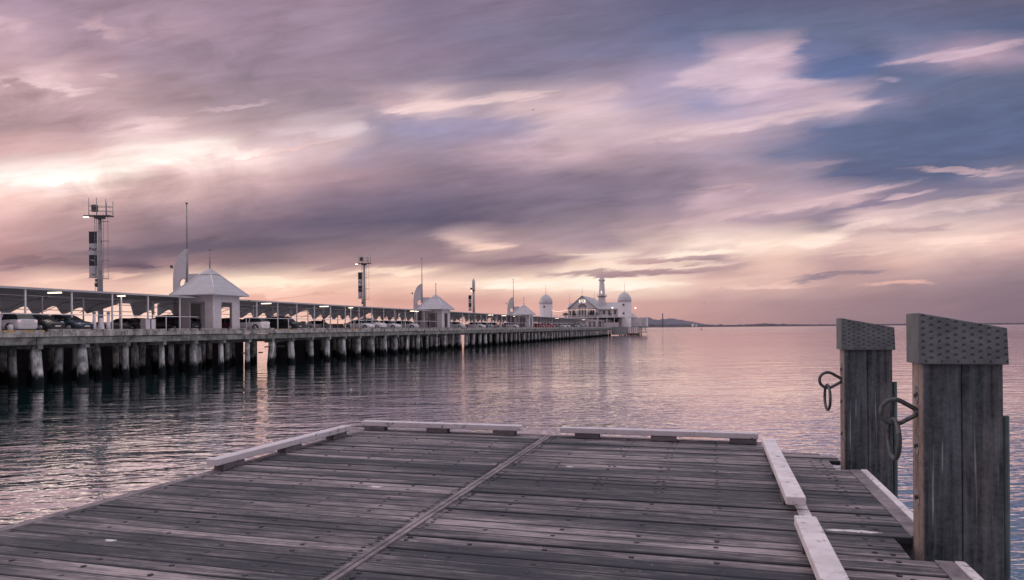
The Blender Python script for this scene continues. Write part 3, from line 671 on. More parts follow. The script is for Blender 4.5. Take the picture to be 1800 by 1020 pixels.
for s in spots[:100]: obj('bolt', bolt_me, None, J, loc=(s[0], -s[1], .0015))
bm = bmesh.new()
for s in spots[100:]:
    c = (s[0], -s[1], .0015)
    lathe(bm, [(.019, -.02), (.019, .0014)], 8, c=c, mi=0); lathe(bm, [(.0085, .0014), (.0085, .004), (.005, .0055)], 6, c=(c[0]+.004, c[1]-.003, c[2]), mi=1)
obj('bolt', bm, [M['bolt'], M['bolthead']], J, kind='stuff')

# ------------------------------------------------------------------ mooring posts
def mooring_post(b, label, near):
    x = -2.35+6.77*CT-b*ST; y = 11.367-6.77*ST-b*CT
    t = thing('mooring_post', label, 'mooring post', (x, y, JETTY_Z), -TH, 'mooring posts on the right side of the jetty')
    # local: x along the deck boards, y away from the viewer, near left corner at origin
    for i, (x0, x1) in enumerate(((0, .243), (.247, .495))):
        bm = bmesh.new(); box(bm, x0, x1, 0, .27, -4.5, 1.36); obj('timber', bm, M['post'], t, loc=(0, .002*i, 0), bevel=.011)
    # cap, sloping down to the right, with raised dimples
    x0, x1, y0, y1 = -.03, .522, -.025, .295
    zl, zr, zb = 1.685, 1.575, 1.325
    bm = bmesh.new()
    P = [(x0,y0,zb),(x1,y0,zb),(x1,y1,zb),(x0,y1,zb),(x0,y0,zl),(x1-.01,y0,zr),(x1-.01,y1,zr),(x0,y1,zl)]
    vs = [bm.verts.new(p) for p in P]
    for q in ((0,3,2,1),(4,5,6,7),(0,1,5,4),(1,2,6,5),(2,3,7,6),(3,0,4,7)): bm.faces.new([vs[i] for i in q])
    cap = obj('cap', bm, M['cap'], t, bevel=.007)
    for r in range(6):
        bm = bmesh.new(); cx = x0+.05+r*.098; tube(bm, (cx, y0+.005, zb+.022), (cx, y0-.006, zb+.022), .007, .006, 8); obj('screw', bm, M['bolt'], cap)
    # bolt plates on the left face
    for zc in (1.10, .735, .365):
        bm = bmesh.new()
        loop = [(.135+.035*math.cos(q), zc+.052*math.sin(q)) for q in [j*math.pi/8 for j in range(16)]]
        prism(bm, [[(.135+(u-.135)*1.5, zc+(v-zc)*1.25) for u, v in loop]], lambda u, v, tt: (tt, u, v), -.005, .01)
        pl = obj('bolt_plate', bm, M['edge'], t)
        for yy, zz in ((.108, .006), (.162, -.01)):
            bm = bmesh.new(); tube(bm, (.005, yy, zc+zz), (-.012, yy, zc+zz), .0165, .016, 6); obj('nut', bm, M['bolt'], pl)
    # eye and hanging ring
    bm = bmesh.new()
    def eye(q):
        R = .088; a_ = math.atan2(math.sin(q), math.cos(q))
        k = R+ (.062*max(0, math.cos(q))**6)
        return (k*math.cos(q), R*math.sin(q)*(1-.0*abs(a_)))
    torus(bm, (-.150, .12, .975), .08, .0165, (1, 0, 0), (0, 0, 1), 40, 10, path=eye)
    tube(bm, (-.02, .12, .975), (.03, .12, .975), .02, .02, 10)
    e = obj('ring_eye', bm, M['iron'], t)
    bm = bmesh.new()
    torus(bm, (-.155, .12, .975-.088-.110), .114, .0155, (.12, -.99, 0) if not near else (.10, -.99, 0), (0, 0, 1), 40, 10, squash=1.25)
    obj('mooring_ring', bm, M['iron'], e)
    bm = bmesh.new(); tube(bm, (.532, .10, -4.5), (.532, .10, .965), .029, .029, 14); obj('steel_guide', bm, M['steel_dark'], t)
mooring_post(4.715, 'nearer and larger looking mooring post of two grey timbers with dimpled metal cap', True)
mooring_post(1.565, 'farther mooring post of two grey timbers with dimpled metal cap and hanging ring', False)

# ------------------------------------------------------------------ long pier
def LX(D): return -(D-50)*CT
P0Y, P1Y = 14.0, 343.0
PR = thing('long_pier', 'long timber pier on rows of stained piles reaching out into the bay', 'pier', pw(50, 0, 0), -TH)
def ly(Y, D=50): return Y/CT-(D-50)*ST
Y0, Y1 = ly(P0Y), ly(P1Y)
bm = bmesh.new(); box(bm, LX(72), LX(50.25), Y0, Y1, PIER_Z-.30, PIER_Z); obj('deck', bm, M['asphalt'], PR)
k = Y0; seg = 8.0
while k < Y1-.1:
    e = min(k+seg, Y1)
    bm = bmesh.new(); box(bm, LX(50.25), LX(49.9)+random.uniform(-.02,.02), k+.02, e-.02, PIER_Z-.33+random.uniform(-.03,.02), PIER_Z+.02+random.uniform(-.02,.02)); obj('edge_beam', bm, M['pkerb'], PR, bevel=.02)
    bm = bmesh.new(); box(bm, LX(50.35), LX(50.05)+random.uniform(-.02,.02), k+.03, e-.03, PIER_Z-.92, PIER_Z-.36+random.uniform(-.03,.0)); obj('lower_beam', bm, M['beam'], PR, bevel=.02)
    k = e
k = Y0; i = 0
while k < Y1-2:
    L_ = 3.6; yy = 0
    Yd = (k+1.8)*CT; px = 1257-62500/max(Yd, 1)
    yel = any(a < px < b for a, b in ((22, 66), (288, 314), (490, 524), (614, 645), (868, 880)))
    bm = bmesh.new(); box(bm, LX(50.55), LX(50.2), k, k+L_, PIER_Z+.03, PIER_Z+(.17 if yel else .245)+random.uniform(-.03,.015))
    if yel: o = obj('kerb', bm, M['yellow'], PR, bevel=.02, label='worn yellow painted kerb timber')
    else: o = obj('kerb', bm, M['pkerb'], PR, bevel=.02)
    k += 4.13; i += 1
# kerb spacers, drip-stained stubs under the kerb
bm = bmesh.new(); k = Y0
while k < Y1: box(bm, LX(50.0), LX(49.86), k, k+.34+random.random()*.25, PIER_Z-.31, PIER_Z+.12+random.random()*.06); k += 1.03+random.random()*.5
obj('edge_stub', bm, M['pkerb'], PR, kind='stuff')
BENT = 3.97/CT
b_first = ly(YP(71, 50)) - 9*BENT
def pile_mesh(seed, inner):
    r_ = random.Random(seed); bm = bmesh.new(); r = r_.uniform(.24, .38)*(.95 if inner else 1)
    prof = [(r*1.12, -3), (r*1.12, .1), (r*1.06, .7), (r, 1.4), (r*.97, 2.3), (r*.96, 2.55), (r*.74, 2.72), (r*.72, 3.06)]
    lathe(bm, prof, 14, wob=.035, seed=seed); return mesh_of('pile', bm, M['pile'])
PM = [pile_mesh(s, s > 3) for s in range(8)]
cand = []
nb = int((Y1-b_first)/BENT)+1
for j in range(nb):
    y = b_first+j*BENT
    if y > Y1-.5: break
    for r, D in enumerate((50.45, 53.2, 56, 59)):
        yy = y+random.gauss(0, .12)+(0 if r < 2 else random.gauss(0, .25)); Yw = (yy+(D-50)*ST)*CT
        px = 1257-D*1250/Yw
        if r and (429 < px < 441 or 453 < px < 474 or 810 < px < 821): continue
        cand.append((px, D+random.gauss(0, .08), yy, r, Yw))
vis = [c for c in cand if c[0] > -25]; vis.sort(key=lambda c: c[4]+(0 if c[3] == 0 else 25*c[3]))
def pile_tf(c):
    return Matrix.Translation((LX(c[1]), c[2], 0)) @ Matrix.Rotation(random.gauss(0, .032), 4, 'X') @ Matrix.Rotation(random.gauss(0, .02), 4, 'Y') @ Matrix.Rotation(random.uniform(0, 6), 4, 'Z')
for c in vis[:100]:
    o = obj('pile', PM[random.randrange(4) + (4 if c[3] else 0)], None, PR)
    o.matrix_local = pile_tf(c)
bm = bmesh.new()
for c in vis[100:]+[c for c in cand if c[0] <= -25]:
    q = bmesh.new(); q.from_mesh(PM[random.randrange(8)]); q.transform(pile_tf(c)); me = bpy.data.meshes.new('tmp'); q.to_mesh(me); q.free(); bm.from_mesh(me); bpy.data.meshes.remove(me)
obj('pile', bm, M['pile'], PR, kind='stuff')
bm = bmesh.new(); box(bm, LX(66), LX(49.98), -.2, .2, PIER_Z-1.25, PIER_Z-.935); ch = mesh_of('crosshead', bm, M['beam'])
for j in range(nb):
    y = b_first+j*BENT
    if Y0 < y < Y1: obj('crosshead', ch, None, PR, loc=(0, y, 0))
# added dark wall blocking light through the piles, open in two places
def backing(pxa, pxb, D):
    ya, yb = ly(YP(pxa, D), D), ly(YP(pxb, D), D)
    bm = bmesh.new(); box(bm, LX(D+.2), LX(D), max(ya, Y0), min(yb, Y1), -2, PIER_Z-.30); obj('shade_backing', bm, M['dark_timber'], PR)
backing(-3400, 428, 61); backing(441, 452, 61); backing(474, 810, 61); backing(820, 1070, 61)
# braces between piles in the open bays
for pxa, pxb, z in ((466, 500, 2.5), (466, 500, 1.9), (425, 440, 1.3), (455, 462, 1.25)):
    ya, yb = ly(YP(pxa, 54), 54), ly(YP(pxb, 54), 54)
    bm = bmesh.new(); box(bm, LX(54.1), LX(54), ya, yb, z, z+.16); obj('brace', bm, M['beam'], PR)

# ------------------------------------------------------------------ canopies with wave screens
FRONT, BACK, REAR, SCREEN = 52.9, 57.0, 57.0, 66.0
ZT = 4+.0640*FRONT-PIER_Z            # height of front gutter over the deck
FINS = [79.8, 96.5, 115., 136.6, 187., 209.]
LAMPS = [59.8, 88., 101., 131., 176., 187., 198., 250., 300.]
def canopy(Ya, Yb, label, drop=0):
    t = pier_thing('car_park_canopy', label, 'canopy', FRONT, Ya, group='canopies over the cars along the pier')
    L = (Yb-Ya)/CT
    cx = lambda D: -(D-FRONT)*CT
    off = lambda Y, D: (Y-Ya)/CT-(D-FRONT)*ST
    zt = ZT-drop
    prof = [(FRONT-.12, zt-.03), (FRONT+1.2, zt+.10), (FRONT+3.5, zt+.22), (FRONT+6.5, zt+.22), (FRONT+9.5, zt+.08), (SCREEN, zt-.2)]
    bm = bmesh.new()
    for th, mi in ((0, 0), (.05, 1)):
        rows = [[bm.verts.new((cx(D), 0, z+th)), bm.verts.new((cx(D), L, z+th))] for D, z in prof]
        for a, b in zip(rows, rows[1:]): f = bm.faces.new((a[0], a[1], b[1], b[0])); f.material_index = mi; f.smooth = True
    obj('roof', bm, [M['fabric'], M['canopy_top']], t)
    bm = bmesh.new(); box(bm, cx(FRONT-.13), cx(FRONT-.20), 0, L, zt-.10, zt+.06); obj('gutter', bm, M['canopy_top'], t)
    # wave screen
    bm = bmesh.new(); prev = None; y = 0; x = cx(SCREEN); T = 3.0
    while y <= L+.01:
        Yw = Ya+(y+(SCREEN-FRONT)*ST)*CT
        ph = (Yw/T) % 1; wob = .12*math.sin(Yw*.37)+.1*math.sin(Yw*.9)
        f = (math.sin((ph/.72-.5)*math.pi)+1)/2 if ph < .72 else (1+math.cos((ph-.72)/.28*math.pi))/2
        edge = 1.74+.78*(f+wob*.5)
        for F in FINS:
            d = Yw-F
            if -7 < d < 1.1:
                if d < 0: hgt = 1.5+1.95*(1-(d/-7.0))**1.25
                elif d < .45: hgt = 3.45
                else: hgt = 3.45-(d-.45)/.65*2.0
                edge = max(edge, hgt) if d > -6.2 else edge
        edge = min(edge, zt-.28)
        a = bm.verts.new((x, y, edge)); b = bm.verts.new((x, y, zt-.2)); c = bm.verts.new((x-.08, y, edge)); d_ = bm.verts.new((x-.08, y, zt-.2))
        if prev: bm.faces.new((prev[0], a, b, prev[1])); bm.faces.new((prev[2], c, d_, prev[3])); bm.faces.new((prev[0], a, c, prev[2]))
        prev = (a, b, c, d_); y += .15
    obj('wave_screen', bm, M['fabric'], t, label='dark screen whose lower edge is cut in wave and fin shapes')
    bm = bmesh.new(); box(bm, x-.08, x+.02, 0, L, 0, 1.02); obj('low_wall', bm, M['grey'], t)
    bm = bmesh.new()
    for z in (ZT*.86-drop, 2.20): tube(bm, (x+.12, 0, z), (x+.12, L, z), .035, .035, 6)
    tube(bm, (cx(REAR), 0, 3.05-drop), (cx(REAR), L, 3.05-drop), .04, .04, 6)
    obj('girt', bm, M['white'], t)
    step = .595e-4*FRONT*1250/CT
    j0 = math.ceil((Ya-YP(45, FRONT))/(step*CT))
    y = (YP(45, FRONT)-Ya)/CT+j0*step
    bm = bmesh.new(); box(bm, -.055, .055, -.055, .055, 0, zt-.02); pf = mesh_of('post', bm, M['white'])
    bm = bmesh.new(); box(bm, -.045, .045, -.045, .045, 0, 3.05-drop); pr = mesh_of('post', bm, M['white'])
    pts = [(cx(FRONT+4.1), .0, 3.05-drop), (cx(FRONT+4.1)-.1, 0, zt+.15)]
    def rib_mesh():
        bm = bmesh.new(); q = [(cx(REAR), 0, 3.0-drop), (cx(REAR+3), 0, 3.25-drop), (cx(REAR+6.2), 0, 2.85-drop), (cx(SCREEN)+.15, 0, 2.0)]
        for a, b in zip(q, q[1:]): tube(bm, a, b, .035, .035, 6)
        return mesh_of('rib', bm, M['grey'])
    rb = rib_mesh()
    while y < L:
        Yw = Ya+y*CT
        if y > .1 and not any(k-.5 < Yw < k+4.6 for k in (72.2, 132.7, 195.)):
            obj('post', pf, None, t, loc=(0, y, 0)); obj('rib', rb, None, t, loc=(0, y, 0))
            yr = y+step*.5*.9-(REAR-FRONT)*ST
            if .1 < yr < L: obj('post', pr, None, t, loc=(cx(REAR), yr, 0))
        y += step
    for Y in LAMPS:
        yy = off(Y, 55.5)
        if 0 < yy < L:
            bm = bmesh.new(); box(bm, -.65, .65, -.10, .10, -.05, .05); obj('lamp', bm, M['lamp'], t, loc=(cx(55.5), yy, zt-.02-.04*2))
    return t
canopy(18, 80.4, 'nearest car park canopy, dark lined, ending at the nearest kiosk')
canopy(80.8, 145.0, 'car park canopy between the nearest and the middle kiosk')
canopy(145.4, 210.8, 'car park canopy between the middle and the farthest kiosk')
canopy(211.2, 338, 'farthest car park canopy between the last kiosk and the domed building')
# handrail along the water side
def handrail(Ya, Yb, label):
    t = pier_thing('handrail', label, 'handrail', 51.2, Ya, group='white handrails along the pier edge')
    L = (Yb-Ya)/CT; bm = bmesh.new(); tube(bm, (0, 0, 1.38), (0, L, 1.38), .035, .035, 6); obj('rail', bm, M['white'], t)
    bm = bmesh.new(); box(bm, -.03, .03, -.03, .03, 0, 1.36); pm = mesh_of('post', bm, M['white'])
    y = .2
    while y < L: obj('post', pm, None, t, loc=(0, y, 0)); y += 8.0
handrail(20, 70.5, 'white handrail on the water side before the nearest kiosk')
handrail(77.5, 131, 'white handrail on the water side between the nearest and middle kiosks')
handrail(138, 193, 'white handrail on the water side between the middle and farthest kiosks')
handrail(200, 335, 'white handrail on the water side beyond the farthest kiosk')

# ------------------------------------------------------------------ kiosks
def kiosk(Yc, label):
    t = pier_thing('kiosk', label, 'kiosk', 50.9, Yc, group='white kiosks with pyramid roofs')
    W, H = 4.05, 3.72
    # local: near water-side corner at origin; body spans x -W..0, y 0..W
    def wall(fn, w, name='wall'):
        bm = bmesh.new(); o0, o1, oh = w*.28, w*.74, 2.95
        prism(bm, [[(0,0),(o0,0),(o0,oh),(o1,oh),(o1,0),(w,0),(w,H),(0,H)]], fn, 0, .18)
        return obj(name, bm, M['white_board'], t)
    wall(lambda u, v, q: (-W+u, q, v), W); wall(lambda u, v, q: (-W+u, W-q, v), W)
    wall(lambda u, v, q: (-q, .183+u, v), W-.366); wall(lambda u, v, q: (-W+q, .183+u, v), W-.366)
    for x, y in ((-W-.03, -.03), (-.09, -.03), (-.09, W-.09), (-W-.03, W-.09)):
        bm = bmesh.new(); box(bm, x, x+.12, y, y+.12, 0, H-.01); obj('corner_trim', bm, M['white'], t)
    ov = .72; c = (-W/2, W/2); hw = W/2+ov; z0, z1 = H-.10, H+2.85
    bm = bmesh.new()
    base = [bm.verts.new((c[0]+sx*hw, c[1]+sy*hw, z0)) for sx, sy in ((-1,-1),(1,-1),(1,1),(-1,1))]
    edge = [bm.verts.new((c[0]+sx*hw, c[1]+sy*hw, z0+.10)) for sx, sy in ((-1,-1),(1,-1),(1,1),(-1,1))]
    k = .24; mid = [bm.verts.new((c[0]+sx*hw*k, c[1]+sy*hw*k, z0+.10+(z1-z0)*(1-k)*.97)) for sx, sy in ((-1,-1),(1,-1),(1,1),(-1,1))]
    bm.faces.new(base[::-1])
    for a, b in ((base, edge), (edge, mid)):
        for i in range(4): bm.faces.new((a[i], a[(i+1) % 4], b[(i+1) % 4], b[i]))
    bm.faces.new(mid)
    rf = obj('roof', bm, M['roof'], t)
    bm = bmesh.new(); k2 = k*1.1; zz = z0+.10+(z1-z0)*(1-k)*.97-.03
    r0 = [bm.verts.new((c[0]+sx*hw*k2, c[1]+sy*hw*k2, zz)) for sx, sy in ((-1,-1),(1,-1),(1,1),(-1,1))]
    r1 = [bm.verts.new((c[0]+sx*hw*k2, c[1]+sy*hw*k2, zz+.05)) for sx, sy in ((-1,-1),(1,-1),(1,1),(-1,1))]
    ap = bm.verts.new((c[0], c[1], z1+.05)); bm.faces.new(r0[::-1])
    for i in range(4): bm.faces.new((r0[i], r0[(i+1) % 4], r1[(i+1) % 4], r1[i])); bm.faces.new((r1[i], r1[(i+1) % 4], ap))
    obj('roof_cap', bm, M['roof'], rf)
    bm = bmesh.new(); tube(bm, (c[0], c[1], z1-.2), (c[0], c[1], z1+1.95), .07, .055, 8); tube(bm, (c[0], c[1], z1+1.95), (c[0], c[1], z1+2.06), .14, .14, 8); obj('finial', bm, M['grey'], t)
    for sx, sy in ((-1,-1),(1,-1),(1,1)):
        bm = bmesh.new(); tube(bm, (c[0]+sx*hw, c[1]+sy*hw, z0+.12), (c[0]+sx*hw*k, c[1]+sy*hw*k, z0+.13+(z1-z0)*(1-k)*.97), .05, .05, 6); obj('hip_trim', bm, M['white'], rf)
kiosk(72.2, 'nearest and largest looking white kiosk with a grey pyramid roof')
kiosk(132.7, 'middle white kiosk with a grey pyramid roof, dark figure in its doorway')
kiosk(195.0, 'farthest and smallest looking white kiosk, close to the domed building')

# ------------------------------------------------------------------ fin walls with flagpoles behind the kiosks
def fin_wall(Y, label):
    D0 = 59.9
    t = pier_thing('fin_wall', label, 'fin wall', D0, Y, group='curved fin walls with flagpoles')
    # local x from left edge (-1.7) to right (+3.9); plane facing the viewer
    out = [(-1.72, 0), (3.9, 0), (3.9, 4.9), (1.75, 6.45), (0.12, 6.45), (0.12, 9.15)]
    for i in range(1, 11):
        a = i/10*math.pi/2
        out.append((.12-1.84*math.sin(a)**1.0*(1) if False else -1.72+1.84*math.cos(a), 6.1+3.05*math.cos(a)**.0*(1-math.sin(a)) if False else 9.15-3.3*math.sin(a)**1.6 if False else 5.9+3.25*math.cos(math.pi/2-math.pi/2+a) if False else 5.9+3.25*(1-(1-math.cos(a))) ))
    out = [(-1.72, 0), (3.9, 0), (3.9, 4.9), (1.75, 6.45), (0.12, 6.45), (0.12, 9.2)]
    for i in range(1, 13):
        s = i/12      # bulging curve from the tip down to the shoulder
        ang = s*math.pi/2
        out.append((-1.72+1.84*(1-math.sin(ang)), 5.6+3.6*math.cos(ang)*(1)))
    hole = [(-.38+.48*math.cos(q), 5.38+.52*math.sin(q)) for q in [j*math.pi/12 for j in range(3, 24)]]
    hole.append((-.20, 5.35))
    bm = bmesh.new(); prism(bm, [out, hole], lambda u, v, q: (u, q, v), -.09, .09); obj('panel', bm, M['fin'], t)
    bm = bmesh.new(); tube(bm, (.17, -.02, 5.5), (.17, -.02, 9.3), .15, .13, 10); tube(bm, (.17, -.02, 9.3), (.17, -.02, 14.4), .085, .06, 8); tube(bm, (.17, -.02, 14.4), (.17, -.02, 14.55), .15, .15, 8)
    obj('flagpole', bm, M['grey'], t)
    bm = bmesh.new(); box(bm, -1.95, -1.72, -.04, .04, 7.15, 7.2); box(bm, -2.1, -1.88, -.12, .12, 7.22, 7.5); obj('floodlight', bm, M['dgrey'], t)
fin_wall(80.6, 'nearest curved fin wall with a tall flagpole, behind the nearest kiosk')
fin_wall(145.2, 'middle curved fin wall with flagpole, behind the middle kiosk')
fin_wall(211.0, 'farthest curved fin wall with flagpole, behind the farthest kiosk')

# ------------------------------------------------------------------ light towers
def text_mesh(s, size, mat, ext=.01):
    cu = bpy.data.curves.new('txt', 'FONT'); cu.body = s; cu.size = size; cu.extrude = ext; cu.align_x = 'CENTER'; cu.align_y = 'CENTER'
    o = bpy.data.objects.new('txt', cu); COL.objects.link(o); bpy.context.view_layer.update()
    me = bpy.data.meshes.new_from_object(o.evaluated_get(bpy.context.evaluated_depsgraph_get())); bpy.data.objects.remove(o)
    me.materials.clear(); me.materials.append(mat); me.transform(Matrix.Rotation(math.pi/2, 4, 'X')); return me
def banner(t, x0, x1, zs):
    frame = bmesh.new(); tube(frame, (x0-.05, .05, zs[0]+.04), (0, .05, zs[0]+.04), .035, .035, 6); tube(frame, (x0-.05, .05, zs[-1]-.04), (0, .05, zs[-1]-.04), .035, .035, 6)
    f = obj('banner', frame, M['dgrey'], t, label='tall banner of two dark and two pale panels')
    for i, (a, b) in enumerate(zip(zs, zs[1:])):
        bm = bmesh.new(); box(bm, x0, x1, .02, .06, b, a); obj('panel', bm, M['black'] if i % 2 == 0 else M['banner'], f)
    cx = (x0+x1)/2
    for i, (s, sz, m) in enumerate((('Pier', .52, 'black'), ('Pier', .30, 'banner'), ('Pier', .26, 'black'))):
        zc = (zs[i+1]+zs[i+2])/2-(.35 if i == 2 else 0); me = text_mesh(s, sz, M[m])
        obj('lettering', me, None, f, loc=(cx+(.1 if i == 2 else 0), .008, zc))
def tower(px, label, kind):
    D = 70; Y = YP(px, D)
    X = (px-900)/1250*Y
    t = thing('light_tower', label, 'light tower', (X, Y, PIER_Z), .08, 'light towers along the pier')
    H = 13.1
    bm = bmesh.new(); lathe(bm, [(.30, 0), (.26, 6), (.17, H)] if kind == 'cage' else [(.42, 0), (.36, 6), (.30, 11.2)], 16); obj('pole', bm, M['grey'], t)
    if kind == 'cage':
        bm = bmesh.new(); box(bm, -1.0, 1.35, -.45, .45, H, H+.12); box(bm, -.5, .5, -.3, .3, H-.25, H); pl = obj('platform', bm, M['dgrey'], t)
        bm = bmesh.new()
        for x, y, h in ((-1., -.4, 2.05), (-.55, .4, 1.8), (-.15, -.4, 2.1), (.55, .4, 1.7), (.85, -.4, 1.95), (1.25, .4, 1.8)): tube(bm, (x, y, H+.1), (x, y, H+h), .04, .04, 6)
        for z in (H+.62, H+1.15):
            for a, b in (((-1,-.4), (.85,-.4)), ((-.55,.4), (1.25,.4)), ((-1,-.4), (-.55,.4)), ((.85,-.4), (1.25,.4))): tube(bm, (*a, z), (*b, z), .03, .03, 5)
        obj('railing', bm, M['grey'], pl)
        bm = bmesh.new(); box(bm, -.85, -.22, -.2, .15, H+.55, H+1.35); obj('cabinet', bm, M['dgrey'], pl, bevel=.04)
        bm = bmesh.new(); tube(bm, (-1.0, 0, H+.0), (-1.35, 0, H+.05), .05, .05, 6); box(bm, -1.75, -1.25, -.14, .14, H+.0, H+.14); fl = obj('floodlight', bm, M['dgrey'], t)
        bm = bmesh.new(); box(bm, -1.74, -1.24, -.17, .12, H-.10, H-.004); obj('lens', bm, M['lamp'], fl)
        bm = bmesh.new()
        for x in (-.52, -.28): tube(bm, (x, -.1, 2.5), (x, -.1, H), .025, .025, 5)
        z = 2.7
        while z < H: tube(bm, (-.52, -.1, z), (-.28, -.1, z), .015, .015, 4); z += .3
        for x in (.42, .92): tube(bm, (x, -.1, 6.0), (x, -.1, H+.3), .025, .025, 5)
        for z in (6.0, 8.1, 10.3, 12.5): box(bm, .1, .95, -.12, .12, z, z+.06)
        z = 6.3
        while z < H: tube(bm, (.30, -.1, z), (.42, -.1, z), .014, .014, 4); z += .45
        obj('ladder', bm, M['grey'], t)
        banner(t, -1.22, -.36, (11.35, 10.05, 8.75, 7.5, 6.2))
        for z, r in ((5.35, .27), (5.85, .18)):
            bm = bmesh.new(); lathe(bm, [(r*.3, -r), (r, -r*.5), (r, r*.5), (r*.3, r)], 12, c=(-.36, 0, z)); obj('antenna', bm, M['dgrey'], t)
    else:
        bm = bmesh.new(); lathe(bm, [(.30, 11.2), (.46, 11.4), (.46, 13.6), (.34, 14.0), (.18, 14.3), (.05, 14.6)], 16); obj('antenna_shroud', bm, M['fin'], t)
        bm = bmesh.new(); lathe(bm, [(.6, 11.0), (.62, 11.12)], 16); box(bm, -.95, -.3, -.1, .1, 11.3, 11.8); tube(bm, (-.95, 0, 11.3), (-.95, 0, 12.4), .03, .03, 5); obj('bracket', bm, M['dgrey'], t)
        bm = bmesh.new(); lathe(bm, [(.10, -.1), (.17, 0), (.10, .1)], 10, c=(-.62, -.2, 10.85)); obj('lens', bm, M['lamp'], t)
        banner(t, -1.50, -.62, (9.6, 8.5, 7.4, 6.3, 5.2))
tower(177, 'nearest light tower with railed platform, ladder and tall banner', 'cage')
tower(641, 'middle light tower with railed platform, ladder and tall banner', 'cage')
tower(833, 'farthest light tower with smooth rounded antenna head and banner', 'shroud')

# ------------------------------------------------------------------ small pier furniture
def lamp_post(px, D, h, label):
    Y = YP(px, D); t = pier_thing('lamp_post', label, 'lamp post', D, Y, group='lamp posts on the pier')
    bm = bmesh.new(); lathe(bm, [(.09, 0), (.06, .4), (.05, h)], 10); obj('pole', bm, M['white'], t)
    bm = bmesh.new(); box(bm, -.36, .36, -.16, .16, h, h+.07); hd = obj('head', bm, M['white'], t, bevel=.02)
    bm = bmesh.new(); box(bm, -.33, .33, -.13, .13, h-.05, h-.004); obj('lens', bm, M['lamp'], hd)
lamp_post(214, 52.2, 3.15, 'white lamp post beside the fin shaped opening, nearest of the three')
lamp_post(617, 52.2, 3.15, 'white lamp post above the parked white cars')
lamp_post(733, 52.2, 3.1, 'white lamp post just left of the middle kiosk')
for px, lab in ((166, 'white bollard left of the white marker cone'), (191, 'white bollard right of the white marker cone'), (19, 'short white bollard in front of the leftmost silver car')):
    Y = YP(px, 51.6); h = 1.5 if px > 20 else .62; t = pier_thing('bollard', lab, 'bollard', 51.6, Y, group='white bollards')
    bm = bmesh.new(); lathe(bm, [(.20 if h > 1 else .17, 0), (.16, .5), (.10, h)], 12); obj('post', bm, M['white'], t)
    bm = bmesh.new(); lathe(bm, [(.10, h), (.15, h+.03), (.15, h+.14), (.04, h+.2)], 12); obj('top', bm, M['grey'], t)
t = pier_thing('marker_cone', 'wide white cone between the two tall bollards', 'cone', 51.9, YP(178, 51.9))
bm = bmesh.new(); lathe(bm, [(.34, .03), (.27, .3), (.17, .85), (.13, 1.15), (.11, 1.17)], 16); obj('cone', bm, M['white'], t)
bm = bmesh.new(); box(bm, -.38, .38, -.38, .38, 0, .03); obj('base', bm, M['grey'], t)
for px, w_, lab in ((257, .62, 'pale grey service cabinet by the handrail, left of the pair'), (267, .75, 'pale grey service cabinet by the handrail, right of the pair')):
    t = pier_thing('service_cabinet', lab, 'cabinet', 52.0, YP(px, 52.0), group='service cabinets')
    bm = bmesh.new(); box(bm, -w_, 0, 0, .5, .08, 1.12); obj('body', bm, M['white'], t, bevel=.02)
    bm = bmesh.new(); box(bm, -w_+.06, -.06, -.015, -.002, .14, 1.05); obj('door', bm, M['fin'], t)
    bm = bmesh.new(); box(bm, -w_-.03, .03, -.03, .53, 1.122, 1.18); obj('top', bm, M['grey'], t)
t = pier_thing('litter_bin', 'dark litter bin behind the rail, right of the black hatchback', 'bin', 52.2, YP(533, 52.2))
bm = bmesh.new(); lathe(bm, [(.30, 0), (.34, .1), (.36, .95)], 14); obj('drum', bm, M['dgrey'], t)
bm = bmesh.new(); lathe(bm, [(.38, .95), (.38, 1.02), (.2, 1.12)], 14); obj('lid', bm, M['dgrey'], t)

